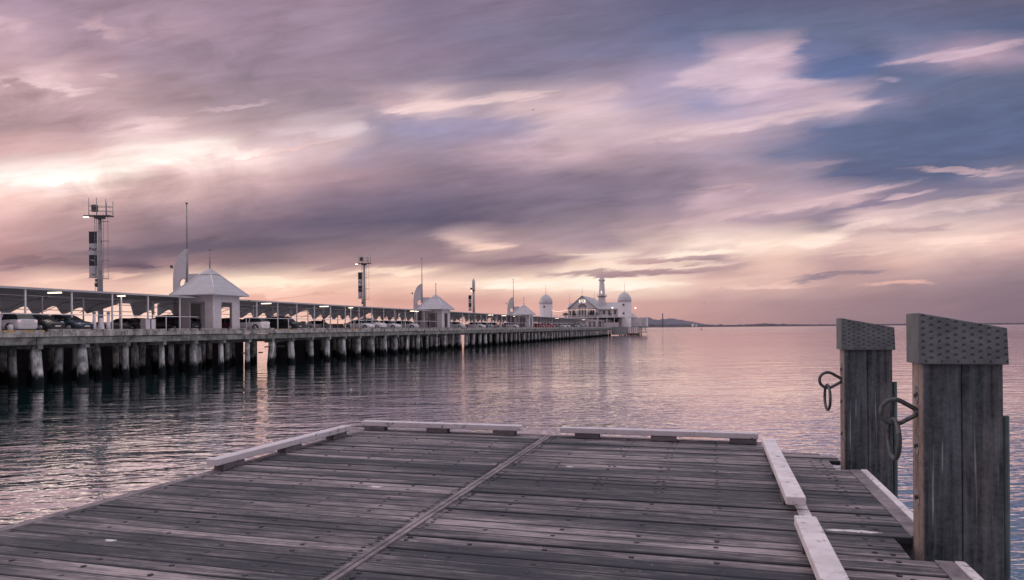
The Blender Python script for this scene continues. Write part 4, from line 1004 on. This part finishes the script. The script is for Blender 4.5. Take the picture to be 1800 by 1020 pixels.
# ------------------------------------------------------------------ cars
def car_meshes(kind):
    # stations: x, half width, z bottom, z belt, z roof (None = bonnet/boot)
    if kind == 'sedan':
        st = [(-2.3,.62,.35,.82,None),(-2.22,.80,.25,.93,None),(-1.9,.86,.20,.98,None),(-1.55,.88,.2,.98,1.03),(-.95,.89,.2,.95,1.38),(-.3,.90,.2,.93,1.45),(.3,.90,.2,.92,1.42),(.62,.90,.2,.92,1.32),(1.22,.89,.2,.90,.95),(1.5,.88,.2,.87,None),(1.95,.85,.22,.78,None),(2.2,.76,.28,.68,None),(2.3,.58,.34,.60,None)]
        wb = (-1.38, 1.4)
    elif kind == 'hatch':
        st = [(-2.0,.70,.34,.85,None),(-1.97,.82,.25,.95,1.0),(-1.72,.85,.2,.97,1.36),(-1.2,.87,.2,.96,1.46),(-.4,.88,.2,.94,1.5),(.25,.88,.2,.93,1.46),(.6,.88,.2,.93,1.34),(1.15,.87,.2,.92,.97),(1.4,.86,.2,.88,None),(1.8,.82,.22,.78,None),(2.0,.70,.30,.65,None)]
        wb = (-1.25, 1.27)
    else:
        st = [(-2.4,.78,.40,1.0,None),(-2.37,.88,.32,1.1,1.15),(-2.2,.91,.28,1.1,1.58),(-1.4,.92,.28,1.08,1.72),(-.3,.93,.28,1.06,1.74),(.45,.93,.28,1.05,1.68),(.75,.93,.28,1.05,1.52),(1.25,.92,.28,1.05,1.1),(1.5,.91,.28,1.02,None),(2.1,.88,.3,.95,None),(2.35,.78,.36,.80,None)]
        wb = (-1.45, 1.45)
    body, glass = bmesh.new(), bmesh.new()
    secs = []
    for x, w, zb, zt, zr in st:
        roof = zr is not None; z2 = zr if roof else zt+.03; wr = w*(.74 if roof and zr > zt+.15 else .88)
        secs.append((roof and zr > zt+.12, [(x, 0, zb), (x, w*.9, zb), (x, w, zb+.14), (x, w*1.01, (zb+zt)/2), (x, w*.96, zt), (x, wr, z2-.03), (x, wr*.8, z2), (x, 0, z2+.01)]))
    for (g0, a), (g1, b) in zip(secs, secs[1:]):
        for k in range(7):
            side_glass = k == 4 and g0 and g1
            screen = (g0 != g1) and k >= 4
            tri_glass = (g0 != g1) and k == 4
            tgt = glass if (side_glass or screen or tri_glass) else body
            for s in (1, -1):
                q = [tgt.verts.new((p[0], p[1]*s, p[2])) for p in (a[k], b[k], b[k+1], a[k+1])]
                f = tgt.faces.new(q); f.smooth = k not in (0, 4)
    for _, sec in (secs[0], secs[-1]):
        pts = [(p[0], p[1], p[2]) for p in sec]+[(p[0], -p[1], p[2]) for p in reversed(sec[1:-1])]
        body.faces.new([body.verts.new(p) for p in pts])
    # pillars and roof rails over the glass
    for x in (-.35, ) if kind != 'suv' else (-.35, -1.45):
        for s in (1, -1):
            sec = min(secs, key=lambda q: abs(q[1][0][0]-x))[1]
            p, r = sec[4], sec[5]; box(body, p[0]-.05, p[0]+.05, s*p[1]-.012 if s > 0 else s*p[1]-.012, s*p[1]+.012, p[2], p[2]+.05)
            tube(body, (p[0], s*(p[1]+.006), p[2]), (r[0], s*(r[1]+.006), r[2]), .045, .04, 4)
    bmesh.ops.remove_doubles(body, verts=body.verts[:], dist=.0005); bmesh.ops.remove_doubles(glass, verts=glass.verts[:], dist=.0005)
    for x in wb:
        for s in (1, -1):
            tube(body, (x, s*.80, .34), (x, s*.907, .34), .385, .385, 20, mi=1)
    return body, glass, wb, st
CM = {}
def wheel_meshes():
    t_ = bmesh.new(); lathe(t_, [(.22,-.10),(.31,-.10),(.33,-.07),(.33,.07),(.31,.10),(.22,.10)], 20); r_ = bmesh.new(); lathe(r_, [(.21,.085),(.235,.106),(.05,.112)], 5*4)
    for i in range(5):
        a = i*2*math.pi/5; tube(r_, (.05*math.cos(a), .05*math.sin(a), .115), (.2*math.cos(a), .2*math.sin(a), .112), .025, .02, 4)
    a, b = mesh_of('tyre', t_, M['rubber']), mesh_of('rim', r_, M['rim'])
    return a, b
TY, RM = wheel_meshes()
def make_car(kind, colour, label):
    key = (kind, colour)
    if key not in CM:
        b, g, wb, st = car_meshes(kind); CM[key] = (mesh_of('body', b, [PAINT[colour], M['rubber']]), mesh_of('window', g, M['glass']), wb, st)
    bme, gme, wb, st = CM[key]
    t = thing('parked_car', label, 'car', group='cars parked on the pier')
    obj('body', bme, None, t); obj('window', gme, None, t)
    for x in wb:
        for s in (1, -1):
            w = obj('wheel', TY, None, t, loc=(x, s*.84, .33)); w.rotation_euler = (-s*math.pi/2, 0, 0); obj('rim', RM, None, w)
    xf, xr = st[-2][0], st[1][0]; zf, zr = st[-3][3]-.08, st[1][3]-.12; up = .28 if kind == 'suv' else .0
    for s in (1, -1):
        bm = bmesh.new(); lathe(bm, [(.04,-.05),(.12,0),(.08,.07)], 10); h = obj('headlight', bm, M['head'], t, loc=(xf-.06, s*.62, zf-.02)); h.rotation_euler = (0, math.pi/2, 0); h.scale = (.7, 1.5, 1)
        bm = bmesh.new(); box(bm, -.05, .03, -.13, .13, -.09, .10+up); obj('tail_light', bm, M['tail'], t, loc=(xr, s*.66, zr), bevel=.02)
    bm = bmesh.new(); box(bm, 0, .02, -.26, .26, 0, .12); obj('number_plate', bm, M['plate'], t, loc=(st[-1][0], 0, .42))
    bm = bmesh.new(); box(bm, -.02, 0, -.26, .26, 0, .12); obj('number_plate', bm, M['plate'], t, loc=(st[0][0], 0, .52))
    for s in (1, -1):
        bm = bmesh.new(); box(bm, -.05, .08, -.09, .09, -.06, .06); obj('mirror', bm, PAINT[colour], t, loc=(.85, s*1.0, 1.0 if kind != 'suv' else 1.12), bevel=.02)
    return t
CARS = [ # px, D, kind, colour, facing water?, label
 (14, 53.7, 'hatch', 'silver', 0, 'silver hatchback at the left edge with its tail toward the water'),
 (66, 53.7, 'hatch', 'black', 1, 'black hatchback beside the dark blue sedan under the nearest canopy'),
 (113, 53.7, 'sedan', 'navy', 1, 'dark blue sedan nose to the water, right of the black hatchback'),
 (225, 63.5, 'sedan', 'grey', 1, 'grey sedan in the back row behind the nearest lamp post'),
 (246, 63.5, 'hatch', 'silver', 1, 'silver hatchback in the back row left of the service cabinets'),
 (299, 57.2, 'hatch', 'black', 1, 'black hatchback just left of the nearest kiosk'),
 (313, 57.4, 'suv', 'navy', 1, 'dark blue four wheel drive half hidden by the nearest kiosk'),
 (346, 57.4, 'sedan', 'silver', 1, 'silver sedan seen through the left doorway of the nearest kiosk'),
 (398, 57.8, 'hatch', 'maroon', 0, 'maroon hatchback seen through the right doorway of the nearest kiosk'),
 (441, 53.7, 'hatch', 'white', 0, 'pale hatchback just right of the nearest kiosk'),
 (466, 57.0, 'sedan', 'silver', 1, 'silver sedan between the pale hatchback and the black hatchback'),
 (499, 53.7, 'suv', 'black', 1, 'black high backed car behind the rail before the large fin opening'),
 (562, 63.5, 'hatch', 'silver', 1, 'silver hatchback in the back row beside the standing figure'),
 (632, 53.7, 'sedan', 'white', 1, 'white sedan under the lamp post, leftmost white car'),
 (652, 53.7, 'suv', 'white', 1, 'white four wheel drive in front of the middle light tower'),
 (681, 53.7, 'sedan', 'white', 1, 'white sedan right of the white four wheel drive'),
 (704, 57.0, 'hatch', 'white', 1, 'white hatchback between the white sedan and the middle kiosk'),
 (716, 53.7, 'hatch', 'silver', 1, 'silver hatchback by the lamp post left of the middle kiosk'),
 (801, 53.7, 'hatch', 'silver', 1, 'silver hatchback just right of the middle kiosk'),
 (836, 53.7, 'sedan', 'white', 1, 'white sedan left of the farthest light tower base'),
 (850, 53.7, 'sedan', 'blue', 1, 'pale blue sedan behind the white sedan past the middle kiosk'),
 (868, 56.2, 'hatch', 'white', 1, 'white hatchback left of the walking pair'),
 (898, 53.7, 'hatch', 'white', 1, 'white hatchback left of the farthest kiosk'),
 (946, 53.7, 'hatch', 'red', 1, 'red hatchback just past the farthest kiosk'),
 (954, 53.7, 'sedan', 'red', 1, 'red sedan second past the farthest kiosk'),
 (963, 53.7, 'suv', 'red', 1, 'red four wheel drive third past the farthest kiosk'),
 (975, 53.7, 'sedan', 'grey', 1, 'grey sedan before the far row of white cars'),
 (984, 53.7, 'sedan', 'white', 1, 'first white sedan of the far row by the domed building'),
 (993, 53.7, 'hatch', 'white', 1, 'white hatchback in the middle of the far row'),
 (1001, 53.7, 'sedan', 'black', 1, 'black sedan in the far row of cars'),
 (1009, 53.7, 'sedan', 'silver', 1, 'silver sedan near the end of the far row'),
 (1017, 53.7, 'suv', 'blue', 1, 'pale blue four wheel drive last in the far row'),
]
for px, D, kind, colour, face, label in CARS:
    t = make_car(kind, colour, label); t.location = pw(D, YP(px, D)); t.rotation_euler = (0, 0, -TH+(0 if face else math.pi)+random.gauss(0, .03))

# ------------------------------------------------------------------ people
def cloth_mat(name, skin, top, legs, ztop=.86):
    n = N(name); s = n.new('ShaderNodeSeparateXYZ'); n.L(n.oc(), s.inputs[0]); z = s.outputs[2]
    c = n.mix(n.math('GREATER_THAN', z, .92), legs, top); c = n.mix(n.math('GREATER_THAN', z, 1.47), c, skin)
    c = n.mix(n.math('LESS_THAN', z, .08), c, (.02,.02,.02,1)); return n.set(Base_Color=c, Roughness=.8)
def person(px, D, top, legs, label, rz=0, raise_arms=False, stride=.1):
    Y = YP(px, D); t = pier_thing('person', label, 'person', D, Y, rz=rz)
    V = {'p': (0,0,.95,.14), 'w': (0,0,1.12,.13), 'c': (0,0,1.32,.16), 'n': (0,0,1.47,.06), 'h': (0,.01,1.56,.085), 't': (0,0,1.66,.09),
         'lh': (.09,0,.88,.095), 'lk': (.10,-stride,.48,.06), 'la': (.10,-stride*.6,.09,.042), 'lt': (.10,-stride*.6-.16,.045,.035),
         'rh': (-.09,0,.88,.095), 'rk': (-.10,stride*.4,.48,.06), 'ra': (-.10,stride,.09,.042), 'rt': (-.10,stride-.16,.045,.035),
         'ls': (.19,0,1.38,.06), 'rs': (-.19,0,1.38,.06)}
    if raise_arms: V.update({'le': (.27,-.12,1.20,.042), 'lw': (.12,-.30,1.42,.03), 're': (-.27,-.12,1.20,.042), 'rw': (-.12,-.30,1.42,.03), 'lf': (.06,-.34,1.46,.03), 'rf': (-.06,-.34,1.46,.03)})
    else: V.update({'le': (.24,.02,1.10,.042), 'lw': (.25,-.06,.86,.03), 're': (-.24,.0,1.10,.042), 'rw': (-.25,-.05,.86,.03), 'lf': (.25,-.08,.77,.03), 'rf': (-.25,-.07,.77,.03)})
    E_ = [('p','w'),('w','c'),('c','n'),('n','h'),('h','t'),('p','lh'),('lh','lk'),('lk','la'),('la','lt'),('p','rh'),('rh','rk'),('rk','ra'),('ra','rt'),('c','ls'),('ls','le'),('le','lw'),('lw','lf'),('c','rs'),('rs','re'),('re','rw'),('rw','rf')]
    ks = list(V); me = bpy.data.meshes.new('body'); me.from_pydata([V[k][:3] for k in ks], [(ks.index(a), ks.index(b)) for a, b in E_], [])
    o = bpy.data.objects.new('body', me); COL.objects.link(o); o.parent = t
    m = o.modifiers.new('skin', 'SKIN'); m.use_smooth_shade = True
    for i, k in enumerate(ks): me.skin_vertices[0].data[i].radius = (V[k][3], V[k][3]*.8 if k in ('p','w','c') else V[k][3]); me.skin_vertices[0].data[i].use_root = (k == 'p')
    o.modifiers.new('sub', 'SUBSURF').levels = 2; o.modifiers['sub'].render_levels = 2
    me.materials.append(cloth_mat('clothes', (.42,.27,.22,1), top, legs))
    bm = bmesh.new(); lathe(bm, [(.05,1.58),(.105,1.60),(.115,1.68),(.09,1.755),(.03,1.785)], 12, c=(0, .02, 0)); obj('hair', bm, M['bolt'], t)
person(753.5, 53.2, (.02,.035,.035,1), (.015,.02,.025,1), 'person in dark clothes holding something up, in the middle kiosk doorway', 0, True)
person(569, 55.0, (.02,.02,.03,1), (.015,.015,.02,1), 'person in dark clothes walking among the cars under the canopy', .6, False, .16)
person(879, 53.0, (.05,.04,.05,1), (.02,.02,.025,1), 'walking person in dark top, left of the pair near the farthest kiosk', .3, False, .2)
person(883.5, 53.0, (.55,.32,.36,1), (.03,.03,.04,1), 'walking person in pink top, right of the pair near the farthest kiosk', .3, False, .18)

# ------------------------------------------------------------------ pier head and domed restaurant building
YB = 352.0
H0 = thing('pier_head', 'wide platform on piles at the far end of the long pier', 'pier', pw(66, YB, 0), -TH)
def bx(D): return -(D-66)*CT        # local x from sideways distance
bm = bmesh.new(); box(bm, bx(96), bx(50.2), -6, 45, PIER_Z-.5, PIER_Z-.004); box(bm, bx(50.2), bx(37), 2, 45, PIER_Z-.5, PIER_Z-.004); obj('deck', bm, M['asphalt'], H0)
bm = bmesh.new(); box(bm, bx(50.2), bx(42.4), -3.5, 2, .35, PIER_Z-.01); obj('landing_wall', bm, M['grey'], H0, label='plain grey landing wall above the water')
bm = bmesh.new(); box(bm, bx(42.4), bx(37), -1.5, 6, .2, 1.1); obj('landing_stage', bm, M['dark_timber'], H0)
bm = bmesh.new()
for i in range(14): box(bm, bx(42.2-.38*i), bx(42.2-.38*i-.14), -1.6, -1.45, .9, 3.8)
box(bm, bx(42.3), bx(37), -1.62, -1.43, 3.8, 3.92); obj('stair_railing', bm, M['white'], H0)
for D, y in [(D, y) for D in (38, 41, 44, 47) for y in (4, 12, 22)]+[(D, -5.5) for D in (52, 56, 60, 64, 68)]:
    bm = bmesh.new(); tube(bm, (bx(D), y, -3), (bx(D), y, PIER_Z-.5), .33, .3, 10); obj('pile', bm, M['pile'], H0)
bm = bmesh.new()
for a, b in ((36.5, 34.6), (34.6, 33.2)):
    for z0, z1 in ((1.3, 4.2), (4.2, 1.3)): tube(bm, (bx(a), 3, z0), (bx(b), 3, z1), .09, .09, 5)
box(bm, bx(37), bx(33), 2, 12, 4.0, 4.35); box(bm, bx(37), bx(33), 2, 12, 1.3, 1.55); obj('side_landing', bm, M['grey'], H0)
# head things sit at z=PIER_Z
def head_thing(name, label, cat, D, dy=0, group=None, z=PIER_Z):
    w = Matrix.Rotation(-TH, 3, 'Z') @ Vector((bx(D), dy, 0)); p = Vector(pw(66, YB, z))
    return thing(name, label, cat, (p.x+w.x, p.y+w.y, z), -TH, group)
B = head_thing('restaurant_building', 'white gabled restaurant building on the pier head with a lit sign', 'building', 65.9, 2)
zf = 5.1   # first floor level above the deck
bm = bmesh.new(); box(bm, -24, 14.8, 3, 38, .0, zf-.2); obj('ground_floor', bm, M['white_wall'], B)
bm = bmesh.new(); box(bm, -24, 16, -1, 3, zf-.3, zf+.05); obj('verandah_roof', bm, M['white'], B)
bm = bmesh.new(); box(bm, 2.0, 14.5, -.6, 2.99, .02, zf-1.2); obj('shopfront', bm, M['white_wall'], B)
for x in (3.2, 5.4, 8.2, 10.6):
    bm = bmesh.new(); box(bm, x, x+1.2, -.63, -.55, .4, 2.9); obj('window', bm, M['glass'], B)
for x in range(-22, 16, 3):
    bm = bmesh.new(); tube(bm, (x, -.8, 0), (x, -.8, zf-.3), .14, .14, 8); obj('column', bm, M['white'], B)
# hall
HW, HE, HR, HL = 7.3, 9.55, 15.95, 38
bm = bmesh.new()
prism(bm, [[(-HW+.3, zf), (-1.9, zf), (-1.9, 9.0), (1.9, 9.0), (1.9, zf), (HW-.3, zf), (HW-.3, HE+.1), (0, HR-.35), (-HW+.3, HE+.1)],
           [(2.2*math.cos(q), 10.0+1.9*math.sin(q)) for q in [math.pi*j/12 for j in range(13)]]], lambda u, v, q: (u, q, v), 0, .3)
obj('gable_wall', bm, M['white_wall'], B)
bm = bmesh.new(); box(bm, -HW+.3, HW-.3, .6, HL, zf, HE); obj('hall_wall', bm, M['white_wall'], B)
bm = bmesh.new()
for s in (1, -1):
    vs = [bm.verts.new(p) for p in ((0,-.8,HR),(0,HL+.5,HR),(s*(HW+.35),HL+.5,HE-.25),(s*(HW+.35),-.8,HE-.25),(0,-.8,HR-.28),(0,HL+.5,HR-.28),(s*(HW+.35),HL+.5,HE-.5),(s*(HW+.35),-.8,HE-.5))]
    for q in ((0,1,2,3),(4,7,6,5),(0,3,7,4),(3,2,6,7),(2,1,5,6)): bm.faces.new([vs[i] for i in q])
rf = obj('roof', bm, M['roof'], B)
bm = bmesh.new()
for s in (1, -1): tube(bm, (0, -.86, HR-.1), (s*(HW+.35), -.86, HE-.35), .16, .16, 6)
obj('barge_board', bm, M['grey'], rf)
bm = bmesh.new()
prism(bm, [[(2.1*math.cos(q), 10.05+1.8*math.sin(q)) for q in [math.pi*j/12 for j in range(13)]]], lambda u, v, q: (u, q, v), .33, .4); aw = obj('fan_window', bm, M['glass'], B)
bm = bmesh.new()
for j in range(1, 8):
    q = math.pi*j/8; tube(bm, (.5*math.cos(q), .1, 10.05+.4*math.sin(q)), (2.1*math.cos(q), .1, 10.05+1.8*math.sin(q)), .07, .07, 5)
obj('glazing_bar', bm, M['white'], aw)
bm = bmesh.new(); box(bm, -1.9, 1.9, .3, .36, zf, 9.0); dw = obj('glazed_door', bm, M['glass'], B)
bm = bmesh.new()
for x in (-1.15, -.4, .4, 1.15): box(bm, x-.12, x+.12, .05, .25, zf, 9.0)
obj('door_frame', bm, M['white'], dw)
for x in (-6.0, -4.4, 4.4, 5.6):
    bm = bmesh.new(); box(bm, x-.5, x+.5, -.06, -.003, zf+1.1, 8.6); obj('window', bm, M['glass'], B)
for x in (-5.2, -2.5, 2.5, 6.6):
    bm = bmesh.new(); tube(bm, (x, -1.6, zf), (x, -1.6, 9.1), .24, .22, 10); obj('column', bm, M['white'], B)
bm = bmesh.new(); box(bm, -HW, HW, -1.9, -1.45, 9.1, 9.3); obj('porch_beam', bm, M['red_trim'], B)
bm = bmesh.new(); r_ = random.Random(5)
for i in range(40):
    x = -6.9+i*.35; z = 9.0-.28*abs(math.sin(i*.45)); lathe(bm, [(.03, -.1), (.1, 0), (.03, .1)], 6, c=(x, -2.0, z))
obj('string_lights', bm, M['fairy'], B)
me = text_mesh('VQ', 2.0, M['letters'], .05); obj('lit_sign', me, None, B, loc=(-.1, -.35, 13.15))
bm = bmesh.new()
for (x, z, w, h) in ((-1.55, 12.3, .25, 1.6), (1.25, 12.4, .3, 1.5)): box(bm, x, x+w, -.3, -.1, z, z+h)
obj('lit_sign_side', bm, M['letters'], B)
# cross wing
bm = bmesh.new(); box(bm, -8.9, 17.6, 8, 19, zf, 9.6); wg = obj('wing_wall', bm, M['white_board'], B)
bm = bmesh.new()
for s, yA in ((1, 7.2), (-1, 19.8)):
    vs = [bm.verts.new(p) for p in ((-9.3,yA,9.35),(18.1,yA,9.35),(18.1,13.5,12.75),(-9.3,13.5,12.75),(-9.3,yA,9.1),(18.1,yA,9.1),(18.1,13.5,12.5),(-9.3,13.5,12.5))]
    for q in ((0,1,2,3),(4,7,6,5),(0,4,5,1),(1,5,6,2),(0,3,7,4)): bm.faces.new([vs[i] for i in q])
bm.faces.new([bm.verts.new(p) for p in ((17.62, 8, 9.4), (17.62, 19, 9.4), (17.62, 13.5, 12.45))]); bm.faces.new([bm.verts.new(p) for p in ((-8.92, 8, 9.4), (-8.92, 19, 9.4), (-8.92, 13.5, 12.45))])
obj('wing_roof', bm, M['roof'], B)
for x in (9.6, 12.2, 15.2):
    bm = bmesh.new(); box(bm, x-.55, x+.55, 7.93, 7.99, 6.6, 8.6); w_ = obj('window', bm, M['glass'], B)
    bm = bmesh.new(); box(bm, x-.03, x+.03, 7.88, 7.928, 6.6, 8.6); obj('sash', bm, M['white'], w_)
# balcony balustrade
bm = bmesh.new(); box(bm, -24, 16, -.95, -.85, zf+1.0, zf+1.1)
x = -24
while x < 16: box(bm, x, x+.09, -.94, -.86, zf+.05, zf+1.0); x += .42
obj('balustrade', bm, M['white'], B)
for x, h in ((0, 5.2), (-9.1, 3.6), (17.9, 3.9), (0, 3.9)):
    pass
for x, y, z, h in ((0, -.4, HR, 5.), (-9.1, 13.5, 12.75, 5.), (17.8, 13.5, 12.75, 4.6), (0, HL-.4, HR, 4.)):
    bm = bmesh.new(); tube(bm, (x, y, z-.1), (x, y, z+h), .07, .04, 6); obj('spire', bm, M['grey'], B)

def dome_tower(D, dy, zs, label):
    t = head_thing('domed_tower', label, 'tower', D, dy, 'domed towers of the restaurant')
    R = 3.3
    bm = bmesh.new(); lathe(bm, [(R*1.02, 0), (R*1.02, .3), (R, .4), (R, zs)], 32); obj('drum', bm, M['white_board'], t)
    prof = [(R*1.06, zs), (R*1.06, zs+.25)]
    for i in range(1, 15):
        a = i/14; prof.append((max(.04, R*1.03*(1-a*a)**.72), zs+.25+4.35*a))
    bm = bmesh.new(); lathe(bm, prof, 32); obj('dome', bm, M['fin'], t)
    bm = bmesh.new(); tube(bm, (0, 0, zs+4.3), (0, 0, zs+9.6), .09, .04, 6); obj('spire', bm, M['grey'], t)
    ang = math.radians(-95)
    for z in ((zs-1.9,) if 'left' in label else (zs-1.9, zs-6.1)):
        bm = bmesh.new(); box(bm, -.42, .42, -.06, .06, -.42, .42); w_ = obj('window', bm, M['glass'], t, loc=(-.1, -R-.0, z))
        bm = bmesh.new(); box(bm, -.55, .55, -.04, .05, -.55, -.43); box(bm, -.55, .55, -.04, .05, .43, .55); obj('sill', bm, M['white'], w_)
dome_tower(85.5, 3, 12.5, 'round white tower with pointed dome, left of the gabled building')
dome_tower(44.3, 3, 12.9, 'round white tower with pointed dome, right of the gabled building, nearest the open water')

t = head_thing('lighthouse', 'slender white lighthouse tower with gallery rising behind the roofs', 'lighthouse', 57.6, 14)
bm = bmesh.new(); lathe(bm, [(2.6, 0), (2.0, 12), (1.72, 15.4)], 8, smooth=False); obj('base', bm, M['white_wall'], t)
bm = bmesh.new(); lathe(bm, [(1.7, 16.1), (1.22, 23.6)], 8, smooth=False); obj('shaft', bm, M['white_wall'], t)
bm = bmesh.new(); lathe(bm, [(1.75, 15.4), (2.5, 15.75), (2.5, 15.95), (1.7, 16.0)], 16, smooth=False)
for i in range(16):
    a = i*math.pi/8; tube(bm, (2.42*math.cos(a), 2.42*math.sin(a), 15.9), (2.42*math.cos(a), 2.42*math.sin(a), 16.9), .05, .05, 4)
obj('gallery', bm, M['grey'], t)
bm = bmesh.new(); lathe(bm, [(1.22, 23.6), (1.72, 23.9), (1.72, 24.15), (1.1, 25.1), (.12, 26.6)], 8, smooth=False); obj('lantern_roof', bm, M['fin'], t)
bm = bmesh.new(); box(bm, -.22, .22, -1.72, -1.5, 17.2, 18.6); obj('lamp', bm, M['letters'], t)
bm = bmesh.new(); tube(bm, (0, 0, 26.5), (0, 0, 30.5), .05, .03, 6); obj('spire', bm, M['grey'], t)

# marquee and corner column
t = head_thing('marquee', 'pale walled marquee at the right end of the pier head', 'marquee', 37.2, 4)
bm = bmesh.new(); box(bm, -6.0, 3.6, 0, 8, .4, 4.7); obj('wall', bm, M['white_wall'], t)
bm = bmesh.new(); box(bm, 1.2, 3.65, -.05, -.003, .4, 4.6); obj('clear_panel', bm, M['banner'], t)
bm = bmesh.new()
vs = [bm.verts.new(p) for p in ((-6.3,-.4,4.7),(-1.2,-.4,4.7),(-1.2,8,4.7),(-6.3,8,4.7),(-3.7,3.5,7.2))]
bm.faces.new(vs[:4][::-1])
for i in range(4): bm.faces.new((vs[i], vs[(i+1) % 4], vs[4]))
obj('roof', bm, M['roof'], t)
for x in (-5.9, -1.1, 1.1, 3.55):
    bm = bmesh.new(); box(bm, x-.08, x+.08, -.12, -.055, -.0, 4.7); obj('frame_post', bm, M['white'], t)
t = head_thing('white_column', 'tall white column rising from the landing beside the right domed tower', 'column', 41.3, -2.2, z=.9)
bm = bmesh.new(); tube(bm, (0, 0, 0), (0, 0, 7.9), .38, .36, 14); obj('shaft', bm, M['white'], t)
bm = bmesh.new(); box(bm, -.5, .5, -.5, .5, 7.9, 8.1); obj('capital', bm, M['white'], t)
# terrace roof between tower and hall (dark garlands below it)
t = head_thing('terrace_roof', 'long white terrace roof hung with dark greenery beside the right domed tower', 'roof', 52.5, -3)
bm = bmesh.new(); box(bm, -5, 8.2, 0, 8, 4.85, 5.1); obj('slab', bm, M['white'], t)
bm = bmesh.new(); box(bm, -5, 8.2, 7.2, 8, 0, 4.84); obj('back_wall', bm, M['dgrey'], t)
for x in (-4.6, 0, 3.6, 7.8):
    bm = bmesh.new(); tube(bm, (x, .3, 0), (x, .3, 4.85), .13, .13, 8); obj('post', bm, M['white'], t)
bm = bmesh.new(); box(bm, -1.4, 5.6, 1.0, 1.3, .1, 2.4); obj('counter', bm, M['white_wall'], t)
def leaves(bm, n, cx, cy, cz, sx, sy, sz, s, rr):
    for i in range(n):
        p = Vector((cx+rr.gauss(0, sx), cy+rr.gauss(0, sy), cz+rr.gauss(0, sz))); u = Vector((rr.gauss(0,1), rr.gauss(0,1), rr.gauss(0,1))).normalized(); v = u.orthogonal().normalized()
        bm.faces.new([bm.verts.new(p+u*s), bm.verts.new(p+v*s*.6), bm.verts.new(p-u*s), bm.verts.new(p-v*s*.6)])
rr = random.Random(9); bm = bmesh.new()
for i in range(28): leaves(bm, 26, -3.5+i*.36, .6, 4.5-.35*abs(math.sin(i*.7)), .2, .2, .32, .16, rr)
obj('garland', bm, M['foliage'], t)
PL = [(-8.6, 'low dark shrub on the left end of the balcony', 1.7), (-4.0, 'dark shrub left of the glazed doors', 1.5), (4.4, 'bushy green shrub right of the glazed doors', 2.2), (6.6, 'spreading green shrub at the right corner of the balcony', 1.9), (13.8, 'small shrub on the terrace right of the wing window', 1.0)]
for x, lab, s in PL:
    Bw = Matrix.Rotation(-TH, 3, 'Z') @ Vector((x, -.1, 0))
    t = thing('potted_shrub', lab, 'plant', (B.location.x+Bw.x, B.location.y+Bw.y, PIER_Z+zf+.05), -TH, 'shrubs in planters on the balcony')
    bm = bmesh.new(); lathe(bm, [(.35, 0), (.5, .6), (.52, .7)], 12); obj('planter', bm, M['white_wall'], t)
    bm = bmesh.new(); leaves(bm, 420, 0, 0, .7+s*.45, s*.42, .4, s*.28, .17, rr); obj('foliage', bm, M['foliage'], t)
t = head_thing('string_light_line', 'glowing string of lights between the left domed tower and the building', 'string lights', 82, 1)
bm = bmesh.new(); p = None
for i in range(34):
    x = i*.26; z = 8.2+1.0*((i-14)/33)**2*3; lathe(bm, [(.03, -.1), (.11, 0), (.03, .1)], 6, c=(x, 0, z))
obj('bulbs', bm, M['fairy'], t)
bm = bmesh.new()
for i in range(33): tube(bm, (i*.26, 0, 8.3+1.0*((i-14)/33)**2*3), ((i+1)*.26, 0, 8.3+1.0*((i-13)/33)**2*3), .03, .03, 4)
for x in (0, 8.6): tube(bm, (x, 0, 0), (x, 0, 9.2), .06, .05, 6)
obj('wire', bm, M['grey'], t)
for D, dy, h, lab in ((50.2, 1, 9.6, 'globe lamp between the wing and the right domed tower'), (38.8, 3, 9.4, 'globe lamp right of the right domed tower')):
    t = head_thing('globe_lamp', lab, 'lamp', D, dy, 'globe lamps on the pier head')
    bm = bmesh.new(); tube(bm, (0,0,0), (0,0,h-.3), .07, .06, 8); obj('pole', bm, M['white'], t)
    bm = bmesh.new(); lathe(bm, [(.05,-.42),(.3,-.3),(.42,0),(.3,.3),(.05,.42)], 14, c=(0,0,h)); obj('globe', bm, M['fairy'], t)
